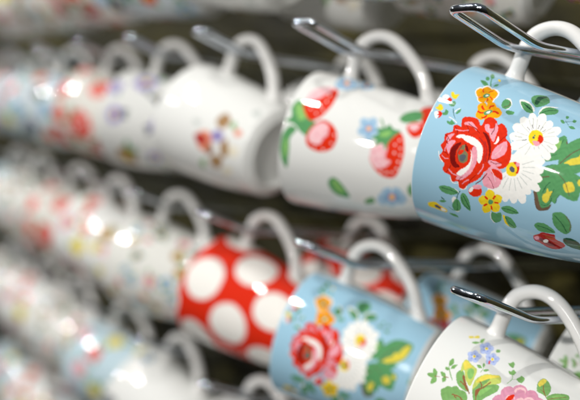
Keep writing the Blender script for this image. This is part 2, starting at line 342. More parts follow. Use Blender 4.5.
#ART-BEGIN
ART_BOUQUET = """l0.56 GRN 237.4,78.2 242.6,81.1 248.3,83.5
p GRN 238.5,80.1 240.7,82.1 241.8,84.1 241.1,86.3 238.4,83.5 237.7,81.6
l0.20 DGRN 238.5,80.1 239.8,82.9 240.7,85.3
p GRN 245.2,83.3 243.8,82.8 242.8,82.9 242.6,83.6 243.3,84.5 244.7,85.3 246,85.6 246.8,85.2 246.4,84.3
p GRN 249.7,83 247.5,82 246.1,82 245.9,82.7 247,83.9 249.1,85.1 251.3,85.8 252.5,85.6 251.8,84.5
p GRN 239.6,77.8 239.7,76.9 240.5,76.3 242.4,76.3 242,77.5 241,77.9
p YEL 246.8,79.3 248.1,79.1 246.7,77.7 244.9,77.5
p YEL 226.6,94.7 227.4,93.7 226.2,92.3 227,90.2 225.3,90.1 223.8,90.2 223.8,91.8 224.7,93.4
p PWHITE 222.5,97.5 224,97.4 224.7,96.2 224.1,94.3 222.1,93.5 221.1,95.3
p RED 222.1,95.9 222,94.6 223.6,93.8 222.8,91.8 221.3,92.3 220.5,94.9
p GRN 220.4,92.5 220.4,91.2 222.2,90.9 222.2,89.4 220.8,88.7 219.5,89.4 219.4,91.1
l0.25 DGRN 221,91.7 220.1,90.1 221.3,89.3
p YEL 216.6,98.5 216.7,97.2 218.1,97.1 218.8,96.3 218.2,94.9 216.9,93.6 215.6,94.3 215.6,96.4
p PWHITE 214.1,97.2 214.9,96 215.1,94.3 213.3,94.4 211.1,94.6 212.2,96.3
p RED 214.7,95.9 215.2,94.3 214.5,93 213.1,92.8 211.5,93.9 213.1,94 212.8,95.2 214,94.8
p GRN 214.9,93.2 215.2,92 216.7,92.3 216.7,90.9 215.5,90 214.2,90.4 213.9,92.2
l0.31 DGRN 218.6,88.8 216,87.1 213.9,85.1
l0.50 PWHITE 216.8,87 218.2,86.7 219.6,85.4
p GRN 216.2,86 217.8,86.1 219.6,84.9 218.3,84.4 216.9,84.9
p GRN 211.7,88.6 211.8,87 212.8,86.5 212.1,85 211.6,84 210.7,85 210.3,86.4 210.7,87.9
l0.38 PWHITE 213.7,88.7 213.5,86.4 212.1,83.2
p PWHITE 231.8,77.3 234.4,76.2 237,76.7 238.8,80.3 236.1,82 233.8,80.3
p PWHITE 231.8,77.3 231,73.8 231.7,71.6 236.2,72.4 238.2,76.3 235.8,77.4
p PWHITE 231.8,77.3 228.6,75.8 226.8,74 228.6,71.7 232.5,72.8 232.9,74.9
p PWHITE 231.8,77.3 231.3,80.1 229.9,81.3 226.5,79 226.3,75.7 228.5,75.7
p PWHITE 231.8,77.3 234.6,80.5 235.7,83.1 232.2,84 228.7,81.1 229.4,78.9
p ORA 231.8,77.3 234.2,76.5 236.4,76.9 237.7,80 235.4,81.4 233.4,79.9
p ORA 231.8,77.3 231,74.3 231.6,72.3 235.4,72.9 237.2,76.3 235.2,77.3
p ORA 231.8,77.3 228.9,76 227.3,74.5 228.6,72.3 232,73.1 232.5,75.1
p ORA 231.8,77.3 231.2,79.7 229.7,80.8 226.7,78.8 226.7,75.9 228.8,75.9
p ORA 231.8,77.3 234.2,80.2 235,82.6 231.9,83.4 229,80.6 229.6,78.7
l0.56 RED 232.7,79.3 233.9,80.5 235.1,81
l0.56 RED 233.8,77.2 235.2,76.6 235.6,75.5
l0.56 RED 231.6,75.3 230.9,73.9 230,73.1
l0.56 RED 230.3,75.7 228.9,75 227.9,75.2
l0.56 RED 230.1,78 229.2,78.9 229.1,80.2
p GRN 230.3,78.4 232.1,78.4 233.1,76.8 232.4,75.6 230.7,75.9 229.7,77.2
p PWHITE 230.9,77.6 232.1,77.2 232.1,76.3 231,76.5
p ORA 222.6,71.1 224,68.8 226,68.1 228.7,71 227.7,73.9 225.3,73.2
p ORA 222.6,71.1 221.1,67.8 221,65.2 224.3,64.3 226.7,67.6 225.4,69.7
p ORA 222.6,71.1 219.9,71.4 217.9,70.6 218,67.4 220.8,66.4 222.1,68.2
p ORA 222.6,71.1 222.7,74.4 221.7,76.5 218.2,75.7 217.4,72.2 219.4,71
p ORA 222.6,71.1 225.5,73.3 226.9,75.7 224.6,77.8 221.3,76 221.2,73.6
l0.94 RED 223,73.3 223.7,74.8 224.9,75.7
l0.94 RED 224.5,71.5 226,71.5 227.1,70.1
l0.94 RED 223.5,69.3 224,67.7 223.5,65.8
l0.94 RED 220.8,70.9 219.4,71.1 218.5,72.7
l0.94 RED 221.5,72.8 220.9,74.3 221.2,76.3
p GRN 221.1,72.9 222.8,72.4 224.2,70.6 223.7,69.3 221.8,69.8 220.5,71.7
p PWHITE 221.6,71.9 223,71.2 223.5,70.2 222,70.4
p PWHITE 228.3,66.9 233.7,67.2 234.5,65.1 231.2,62.6 227.6,63.1
p GRN 229.2,67.4 233.2,67.5 233.3,64.9 230.5,62.7 227.6,63.6 227.5,65.8
l0.38 BRN 228.2,65.3 230.4,63.6 232.5,64.2
p GRN 225.8,63.2 227.2,62.3 227.5,59.4 226.1,59 224.8,61.2
p PWHITE 236.2,61 237.5,57.7 235.1,52.8 231.9,51.1 230.9,56.3
p GRN 230.9,50.8 234.2,53.2 236,56.1 235.4,60 231.3,56.4 230.1,53.5
p DGRN 231.9,51.7 233.2,53.5 234.2,55.7 235,58.5 233.3,55.7 232.4,53.6
p GRN 235.9,52.6 238.8,55.9 242.5,57.2 246.1,55.7 248.1,51.8 243.4,48.1 238.8,48.9 235.8,51.1
p DGRN 238.1,53.7 244.6,54.9 247.4,51.3 243,52.3 237.8,51.9
p PWHITE 231.2,48.1 238,48.5 241.7,42.3 238.7,44.9
p GRN 231.6,47.9 236.6,47.8 239.5,45.4 239.7,41.6 236.2,41.1 233.3,44.1
l0.38 DGRN 233.2,47.3 236.7,45 238.9,42
p GRN 233.4,37.4 232.2,36.6 231.7,35.8 232.1,34.6 233.5,35.6 233.9,36.5
p GRN 235.9,35.8 235.9,35 236.6,34.7 238.1,35.2 237.8,36.1 237.1,36.2
p GRN 231.2,32.2 230.4,31 230.5,29.9 231.6,28.7 232.4,30.3 232.1,31.4
p GRN 235.4,32.2 235.1,31.3 235.6,30.7 237.3,30.6 237.4,31.8 236.7,32.2
l0.23 DGRN 232.7,35.1 234.5,33.4 236.4,30.8
l0.23 DGRN 234.2,35.2 231.9,32.5
p GRN 216,35.2 221.3,33.7 225,31.3 222.5,28.7 217.5,26.9 212.3,27.9 209.5,31.5 208.8,34.8
l0.47 BRN 222.4,29 218,27.1 213.2,27.5
p GRN 214.4,24.9 219.4,25.2 225.3,23.7 224.1,21.1 216.2,17.5 213.5,21.9
l0.23 DGRN 215,33.7 217.8,31.2 222.8,30.5
l0.23 DGRN 211.5,33.2 213.7,30.4
p LGRN 214.3,33.5 219.3,32.8 221.7,31.3 216.8,30.7
p GRN 199.5,35.7 202,36.4 206.1,32.8 208.1,30.1 208.5,26.7 204.6,24.3 199.4,22.7 196,21.6 192.6,23 189.2,23.2 189.5,25.1 185.2,25.9 183.9,29.1 185,31.4 191.8,33.8 195.4,34.3
p BRN 194.2,35.2 194.5,34.2 190.5,32.1 185.2,29.2 186.6,26.2 188.6,24.9 184.8,25.8 183.4,30.8 189.1,33.5
p YLF 192,29.9 193.1,28.9 195.8,28.7 194.4,27.4 195.2,26.1 192.7,26.3 189.4,26.7 188.2,27.6 189.3,29.5
l0.26 DGRN 186.5,29.6 187.2,27 189.6,25.5 191.8,25.5
l0.26 DGRN 199.6,35.6 201.9,36.4 206.1,32.8 208,30.2
l0.26 DGRN 199.3,22.5 195.7,21.8 192.4,23 189.5,23.1
l0.35 DGRN 193,30.3 196.8,29.5 200.2,27.9 204.7,26.5
l0.26 DGRN 189.5,25.1 190.7,26.4 194.5,25.9 199.5,25
l0.53 BRN 197.4,34.9 200.3,32.5 202.4,28.9 205.7,26.7
l0.53 BRN 206.3,27.3 203.4,24.9 198.5,22.6
p GRN 205.4,24.7 207.1,22.8 207.2,17.7 204.9,13.6 199.9,13.7 195.5,14.1 195.8,16.7 198.5,19.9 200.4,22.7
l0.44 BRN 207.7,23.8 205,20.8 204.4,16.8
p GRN 213.9,25.7 218.6,24.7 224.4,24.5 228,20.7 223.6,15.4 215.8,14.9 208.1,18 208,23.1
p YLF 213.3,24.3 215.3,22.5 217.8,21.7 216.6,20.2 216.7,18.7 214.2,20.3 213.2,21.6
l0.26 DGRN 213.9,25.7 218.6,24.7 224.2,24.4
l0.26 DGRN 200.4,22.7 198.3,19.9 195.6,16.6 195.5,14.1
p YLF 204.1,16.7 205.5,15.5 202.7,13.7 202,15.5
l0.61 GREY 205.9,26.8 208.5,26.7 213,25.4
p PWHITE 217.7,43.1 217.2,38.2 217.6,34.2 219.3,32.4 221,32.5 222.4,33.5 222.7,36 220.7,39.4
p PWHITE 217.7,43.1 215,38.5 213.4,34.5 213.9,32.1 215.3,31.4 216.9,31.8 218.4,34.1 218.4,38.3
p PWHITE 217.7,43.1 213.3,39.5 210,36.2 209.1,33.7 209.8,32.5 211.2,32.4 213.5,34 215.7,38.1
p PWHITE 217.7,43.1 212.8,42.1 209,40.8 207.5,38.9 207.6,37.4 208.8,36.4 211.3,36.6 214.4,39.3
p PWHITE 217.7,43.1 212.8,44 208.7,44.4 206.4,43.3 205.8,42 206.4,40.7 208.7,40 212.8,41
p PWHITE 217.7,43.1 213.2,46.4 209.2,48.7 206.4,48.9 205.2,47.9 205.2,46.3 207.2,44.4 211.8,43.4
p PWHITE 217.7,43.1 215.4,48 213,51.8 210.6,53.1 209.1,52.6 208.4,51.1 209.3,48.5 212.8,45.7
p PWHITE 217.7,43.1 217.9,48.5 217.4,53 215.9,55.1 214.4,55.2 213.3,54.1 213,51.4 214.8,47.4
p PWHITE 217.7,43.1 220.5,48.2 222.4,52.8 221.8,55.4 220.3,56.1 218.6,55.5 217,52.9 216.9,48.3
p PWHITE 217.7,43.1 222.4,46.8 226.1,50.5 226.9,53.2 225.9,54.5 224.1,54.5 221.5,52.6 219.4,48.3
p PWHITE 217.7,43.1 223.4,45 228.5,47.4 230.8,49.9 230.7,51.3 229.2,51.9 226,50.8 221.8,47.3
p PWHITE 217.7,43.1 223.4,42.4 228.9,42.8 232.3,44.5 233.1,46.2 232.1,47.4 228.7,47.6 223.3,45.7
p PWHITE 217.7,43.1 221.7,40.4 225.8,38.8 228.9,39.1 230.2,40.3 230.2,41.7 227.9,43 223.1,43.3
p PWHITE 217.7,43.1 220.1,38.4 222.9,34.8 225.8,33.8 227.7,34.5 228.5,36.1 227.1,38.4 222.8,40.8
l0.30 SHAD 217.8,39.1 217.9,36.1 217.8,33.7
l0.47 SHAD 216.5,36.7 215.3,33.2
l0.30 SHAD 215.9,39.3 214.5,36.3 213.3,34.2
l0.30 SHAD 214.4,40.2 211.9,38 209.8,36.5
l0.30 SHAD 213.5,41.7 210.4,40.7 208,40.1
l0.47 SHAD 210.9,42.1 207.2,42.2
l0.30 SHAD 213.5,43.5 210.4,43.8 208,44.3
l0.30 SHAD 214.3,45.2 211.7,46.8 209.9,48.3
l0.30 SHAD 215.7,46.5 214.3,49.1 213.3,51.3
l0.47 SHAD 215.8,49.1 215.3,52.8
l0.30 SHAD 217.6,47.2 217.5,50.3 217.6,52.8
l0.30 SHAD 219.5,47.1 220.9,50.2 222.2,52.5
l0.30 SHAD 221,46.2 223.8,48.7 226.1,50.5
l0.47 SHAD 224,47.2 228.1,49.3
l0.30 SHAD 222,44.7 225.5,46.1 228.4,47.1
l0.30 SHAD 222,42.9 225.6,42.9 228.5,42.8
l0.30 SHAD 221.2,41.2 224.1,39.8 226.3,38.6
l0.47 SHAD 222.4,39 224.9,36.3
l0.30 SHAD 219.7,39.8 221.3,37.3 222.4,35.3
l0.28 GREY 223,44.2 225.4,44.6
l0.28 GREY 222.9,42.9 225.2,42.6
l0.28 GREY 222.3,41.6 224.3,40.7
l0.28 GREY 222.2,46.4 224.1,47.9
l0.28 GREY 220.8,47.4 222,49.4
l0.28 GREY 215.5,46.7 214.3,48.4
p YEL 219.4,39.8 216.6,39.4 214.5,40.7 214,43.1 215.5,45.5 218.1,46.7 220.8,46.3 222.2,44.3 221.7,41.7
p RED 220,42.2 219.6,39.8 217.4,39.2 215.6,39.9 216.1,41.3
p PINK 215.8,43.7 216.7,41.4 215.5,39.7 213.9,41.4
p GREY 218,43.6 217.6,43.5 217.3,43.7 217.2,44.1 217.4,44.5 217.8,44.6 218.2,44.6 218.4,44.3 218.3,43.9
p GRN 219.1,43.6 218.8,43.6 218.5,43.7 218.5,44 218.6,44.3 219,44.5 219.3,44.4 219.5,44.2 219.4,43.9
p PWHITE 200.1,47.7 203.9,42.2 207.8,38.1 211.1,37 212.8,37.7 213.1,39.4 211.1,42.1 206.2,44.9
p PWHITE 200.1,47.7 202,41.3 204.3,36.2 206.9,34.2 208.7,34.4 209.5,35.9 208.6,39.1 204.9,43.2
p PWHITE 200.1,47.7 199.8,41.4 200.3,36.1 202,33.4 203.6,33.1 204.9,34.2 205.2,37.4 203.1,42.2
p PWHITE 200.1,47.7 197.8,41.6 196.5,36.3 197.3,33.2 198.8,32.3 200.4,33 201.7,36 201.3,41.4
p PWHITE 200.1,47.7 196.1,41.9 193.1,36.7 192.5,33.3 193.4,32 195,32.2 197.2,35 198.9,40.8
p PWHITE 200.1,47.7 195.1,43.9 191,40.2 189.6,37.4 190.2,35.9 191.8,35.6 194.5,37.4 197.4,41.9
p PWHITE 200.1,47.7 193.2,44.8 187.3,42.1 184.5,39.4 184.6,37.8 186.3,37 190.1,38.1 195.1,42.2
p PWHITE 200.1,47.7 193,46.9 186.8,45.8 183.5,44.1 183.1,42.6 184.5,41.4 188.4,41.4 194.1,43.9
p PWHITE 200.1,47.7 193.2,48.8 187.1,49.5 183.5,48.6 182.6,47.3 183.7,45.8 187.4,44.8 193.5,45.6
p PWHITE 200.1,47.7 194.1,50.6 188.6,52.8 185,52.8 183.8,51.7 184.4,50 187.6,48.1 193.4,47.4
p PWHITE 200.1,47.7 195.1,52.4 190.3,56 186.8,57 185.2,56.2 185.2,54.4 187.8,51.6 193.5,49.3
p PWHITE 200.1,47.7 202,45.3 204.2,44 207.3,45.4 205.7,48.1 203.1,48.4
p PWHITE 200.1,47.7 202.8,46.3 205.4,46 207.7,48.5 205.1,50.3 202.6,49.6
p PWHITE 200.1,47.7 203.1,47.8 205.6,48.8 206.6,52.1 203.4,52.4 201.5,50.5
l0.35 SHAD 203.2,43.8 206.7,39.1
l0.35 SHAD 201.9,43 203.8,37.4
l0.35 SHAD 200.5,42.6 200.6,36.7
l0.35 SHAD 199,42.7 197.4,37
l0.35 SHAD 197.6,43.2 194.3,38.2
l0.35 SHAD 196.4,44.1 191.8,40.3
l0.35 SHAD 195.6,45.3 189.9,43
l0.35 SHAD 195.1,46.7 189,46.2
l0.35 SHAD 195,48.2 189,49.5
l0.35 SHAD 195.4,49.7 189.9,52.6
p YEL 199.1,50.7 201.8,50.3 202.9,48 202,45.9 199.7,44.5 196.8,45.2 196,47.8 196.8,49.5
p RED 203,48.2 203.2,45.9 201.1,44.5 198.9,44.2 198,45.2 200.8,45.6
p GREY 199.6,49.2 200.8,48.2 200.1,46.6 198.4,46.4 198.2,48
p PINK 202.8,44.9 202.1,44.9 201.6,45.4 201.5,46 201.9,46.7 202.5,46.9 203.2,46.7 203.5,46.1 203.4,45.4
p RED 214.3,81.4 216.9,79 217.3,74.1 214.6,70.8 218.6,70.4 220.4,68.2 219.6,64.7 217.8,63.1 219.2,61.4 217.5,58.3 214.6,56.5 212.5,56.2 210.9,53.1 206.9,50.9 202,50.1 198.2,52.3 196.5,57.7 193,62.6 193.4,68.9 203.6,76.3
p PINK 213.3,79.6 214.9,76.8 214,74.1 211.7,70 210.5,68.7 210.6,72 212,74.4 211.9,77.1
p PINK 215.5,69.1 216.5,67.4 214.8,65.8 215.6,64.2 218.2,64.3 216.6,62.3 214,61.7 209.4,61.3 210,63 212.3,65.3 213.1,67.4
p PINK 211.3,55.6 210.4,54.5 207.7,53.6 204.7,54 201.6,57.3 201.6,59.5 205.7,59.7 209,58
p PINK 197.8,58.1 198,55.1 196.3,51.7 190.7,51.2 187.6,53.8 187.1,57.3 188.2,59.7 192.5,60.6
p RED 196.7,57 196.9,54.2 195.3,51.4 192.9,51.1 193.5,53.6 194.7,57.1
p PINK 199.7,60.5 200.6,57.7 200.1,53.4 198.6,54.8 197.9,58.4
p PWHITE 208.3,60.8 209.7,60.2 212.3,60.4 211.2,59.2 208.7,59.5
p DRED 211.8,68.3 211.5,65.7 207.9,62.3 202.7,60.4 197,60.7 203.3,62.1 208.3,64.4
p PWHITE 187.4,73.9 189,71.5 186.7,68.5 183.6,67.9 182.1,71.1
p RED 183.7,66.6 185.7,63.8 185.7,60.1 182.4,59.8 180.5,62.7 181,65.7
p PINK 185.3,65.2 187.3,62.4 186.9,59.9 185.2,60.8 184.6,63.6
p PWHITE 183,66.5 185.1,65.2 184.5,64.1 182.1,65.4
p RED 210.4,84.1 211.4,82.5 211.1,79.5 212.8,78.1 212.8,74.3 212.3,69.7 209.2,65.3 204.5,61.8 198.2,60.4 193.5,60.9 189.5,62.9 185.9,67.1 182.7,69.2 183,72 185.6,73 184.6,76.1 187.4,77.7 187.7,80.6 189.2,82.5 192.2,82.3 193,85.1 194.7,86.1 197.5,85 199.8,86.9 202.1,86 205.5,86.7 207.5,83.7
p PINK 203.2,85.2 205.6,84.7 207.1,82 205,82.8 202.6,83.6
p PINK 201.3,84.1 203.6,82.2 203.6,80.1 199.9,81.2 197.1,80.7 198.2,82.6
p PWHITE 206.3,80.1 207.7,76.9 208.1,73.3 207.6,69.6 205.3,65.8 201.6,64.1 197.5,64.1 198.5,66.1 203.7,68.4 204.5,70.9 205.2,74.5 206,77.1
p PINK 203.5,70.3 203.7,68.4 198.8,66 193.9,66.4 190.3,68 187,71.3 186.5,74.4 189.8,72.7 193.2,68.9 197.8,69.1
p PWHITE 202.2,73.2 202.2,71 198,68.7 193.2,68.9 189,71.7 189.1,74.5 191.5,73.1 194.2,70.9 198.4,71
p RED 199.9,81.2 203,79.7 204.7,76.3 203.9,72.7 199.9,69.8 195.5,69.6 192.1,72.5 190.8,76.2 192.6,79.5 196.6,81.1
p DRED 200,80.8 203,78.9 203.9,76.7 201.4,77.5 198.6,77.9 194.6,76.5 192.9,73.8 191.7,76.5 193.4,79 196.7,80.6
p BRNG 199.3,77.2 202.4,76.3 203.5,74.3 201.1,73.8 199.8,71.6 196.6,70.9 194.9,72.9 195.8,75.4
p RED 199.6,76.8 201.1,74.8 200.2,74 198.1,75.7
p GREY 197.6,75.3 199.1,73.8 198.5,72.1 196.2,72.5 195.8,74.4
p DRED 204,74.7 202.8,72.7 200.9,71.7 201.5,73.2
p PWHITE 205.7,80.6 207.4,79.3 207.8,76.4 205.9,78.3
l0.45 DRED 187,63.6 189.8,61.1 193.9,59
l0.28 DRED 210.4,83.5 208.7,81.2 206.6,80.5
l0.28 DRED 212.6,77.7 211.2,76.2 209.6,75.2
l0.28 DRED 197.3,84.9 197.2,82.8 196.1,81.2
l0.28 DRED 188,80.4 190.2,79.1 192.2,78.6
l0.28 DRED 185.6,72.8 187.2,72.3 188.5,71.1
l0.28 DRED 185.9,67.1 188.5,66.4 191.4,64.4
l0.28 DRED 205.3,86.6 204.5,84.7 203.2,83.1
l0.39 PINK 201.4,83.6 199.3,84.1 197.8,83.8
l0.45 PINK 184.9,70.6 186.7,69.2 188.1,67.5
l0.34 PINKL 215.7,67.5 213.8,66 211.8,63.9
l0.34 PINKL 208.6,56.3 206.2,56.5 203.4,58.2
l0.45 PINKL 196.4,58.1 194,55.5 191.1,53.9
l0.28 DRED 200.7,53.7 199.5,56.3 199.7,59.2
l0.28 DRED 214.4,56.4 211.9,57.8 209,58.9
l0.28 DRED 187.6,53.8 190.5,55.9 192.5,58.2
l0.34 PINKL 213.7,77.3 213,74.4 211.7,71.7
l0.45 RED2 202.5,75.9 200.1,76.7 197.3,76.4 195,74.9
l0.45 RED2 209.1,69.3 206.8,65.5 202.9,63.4 198.1,62.3
l0.34 PINKL 201.9,70.6 198.8,68.2 194.8,68.1 190.9,69.9
l0.45 PINK 195.5,84.8 194.6,82.7 194.9,80.7
l0.56 PINK 190.1,79.4 188.5,76.4 188.5,73.9
l0.34 DRED 204.6,84.4 202.3,84.5 201.5,83.4
l0.45 PWHITE 196.9,87.1 194.2,85.7 192.4,83.3
l0.45 PWHITE 186.3,77.7 184.2,75.8 184.6,73.1
l0.34 DRED 213.7,77.3 212.6,73.4 210.9,69.6
l0.34 DRED 217.4,64.4 214.6,63.7 212,64
l0.45 PWHITE 213.2,54.1 210.3,51.6 207,50.7
l0.45 PINK 197.7,62.2 195.2,62.1 192,63.6
l0.56 RED2 208,65.5 204.2,62.9 198.9,61.6
l0.45 PINK 209,82.6 209.4,78.9 210.6,75.7
p PWHITE 175.1,75.2 176.8,73.1 170.3,70.4 168.2,73
l0.43 DGRN 181.1,71 178.1,72.2 174.9,72.6
p PWHITE 181.4,78.1 181.2,73.1 179.9,71.8 180.1,75
p GRN 179.9,82.9 181.3,80.1 181.4,75.1 179.9,72 177.7,74.7 177.2,78.6 177.9,81.7
l0.34 DGRN 179.7,81.7 179.9,76.9 179.6,72.4
p GRN 172,74.9 176,73 175.4,71 172.1,69.8 169.2,71 168.6,73.8
l0.34 DGRN 175.6,72.2 172,71.9 169,72
p GRN 177.8,70.6 180.5,69.6 179.9,67.6 177.2,65.6 171.7,64.5 172.4,67.1 174.5,69.4
l0.52 DGRN 179.1,69 176.5,67.2 172.4,64.6
l0.34 DGRN 178,69.9 174.3,68.3 172.2,65.1
p GRN 171.5,82.5 173,80.1 172.8,78.3 171.3,80.1
p DGRN 174.4,81.5 174,80.1 173.3,79.3 173.4,80.7
p GRN 170,77.5 169,75.2 168.5,73.4 168.5,75.2
p GRN 165.4,76.8 165.9,73.2 164.2,71.7 164.2,74.9
p GRN 174.5,53.2 174.7,50.8 175.8,48.2 171.3,47.9 168.6,50.6 170,52.9
l0.43 PWHITE 174.6,53.6 170.7,53.4 167.9,51.4
p GRN 178.8,48.5 181,45.2 180.4,41.5 178.4,39.5 176.9,42.9 177,46.5
l0.34 DGRN 178.7,48 179,44 178.3,39.8
p YEL 174.4,47.2 174.4,45.9 168.6,42.8 169.7,45.7
p GRN 174.3,46.2 174.3,43 170.7,40.2 168.4,40.5 168.4,43.4
l0.34 DGRN 174,45.8 170.8,43.4 168.6,40.7
p YEL 180.3,54.3 183.2,53 185.6,53.1 186.6,55.9 183.8,57.7 181.8,56.6
p YEL 180.3,54.3 180.3,51.4 181.3,49.2 184.6,48.9 185.3,51.8 183.3,53.3
p YEL 180.3,54.3 177.2,53.9 175.1,52.6 176.3,49.5 179.8,49.3 180.6,51.4
p YEL 180.3,54.3 178.4,56.9 176,58.4 173,57.2 174.5,54.1 177.3,53.6
p YEL 180.3,54.3 182.1,56.4 182.6,58.6 179.9,60.8 177.3,59.1 178.1,56.8
l0.95 RED 182.2,53.3 184.3,52.3
l0.95 RED 180.6,52.3 180.9,50.2
l0.95 RED 178.3,53.7 176.1,53.1
l0.95 RED 178.7,55.8 176.9,57.6
l0.95 RED 181.2,55.9 182.3,57.7
p GRN 180.4,55.6 181.6,54.5 181.1,52.9 179.4,53.3 178.9,54.9
p YEL 167.4,89.6 169.3,87.1 169.9,84.4 168.7,82 167.4,78.1 165.2,78.7 165.1,81.9 165.4,86 165.3,88.8
p RED 168.5,84.5 167.8,82.1 166.3,79.2 165.9,81.9
p GREY 167.8,85.6 168.1,83.1 166.4,81.8 166.3,84.5
p PWHITE 167.2,81.7 167,79.1 165.9,78.8 165.4,81.3
p GRN 173.5,31.1 175.9,29.6 176.4,26 174.1,21.8 171.8,20.9 170.7,25.6 170.9,28.7
l0.38 DGRN 174,29.5 173.6,24.8 172.2,21.1
p GRN 183.1,23.3 184.9,21.8 185.2,18.3 181.4,14.5 176,13.6 172.7,15.8 174.4,19.4 177.7,22.1
l0.38 BRN 184.2,17.2 180.2,14.3 175.3,14
l0.38 DGRN 182.9,22.3 179,18.2 174.1,15.3
p DGRN 168.7,16.8 170.5,13.8 168.4,9.4 162.4,7.5 162.6,11.9 164.8,15.5
p RED2 166.1,31.3 168.5,28.6 170.3,26.8 170.5,23.7 170.4,20.8 167.5,20.3 165.4,16.5 162.2,16 158.3,20.2 158.6,24.3 161.3,28 162.6,30.6
p DRED 164.4,28.7 165.6,25.5 162.1,20 160.7,23.8
p PWHITE 164.7,23.8 163.6,24.1 162.8,24.9 162.6,25.8 163.2,26.4 164.2,26.3 165.2,25.7 165.7,24.9 165.5,24.1
p PINK 165.4,30.7 166.7,28.8 164.4,28.5 163.4,30.2
l0.38 DRED 168.8,26.2 167.4,24.5 169.1,20.7
p GRN 208.1,27.7 218.1,29 228.3,23.5 231.4,15.1 229.2,11.1 217.7,13 211.5,20.1 207.4,26.3
p YLF 209.9,25.7 214.1,23.4 216.3,20.9 219.3,20.1 221.2,17.5 225.4,16.3 229.7,13.2 223.5,12.3 216.7,14.5 211.7,20.7
l0.44 BRN 207.7,28 218.2,23.5 229,15.3
p GRN 206.3,30.2 210.9,23.9 206.5,18.5 194.7,13.7 193.9,20.4 198.6,27.9
p YLF 200.2,22.3 202.7,19 199,16.5 196.7,19.8
l0.35 BRN 206.2,29.4 201.9,22.3 195.3,17.9
p GRN 208.8,5.9 205.8,3.8 204.3,1.7 172.7,4.2 210.5,1.2 210.8,3.2
p GRN 205.9,6.2 202.1,6.1 199,4.6 195.2,1.8 201.5,2.1 204.8,3.5"""

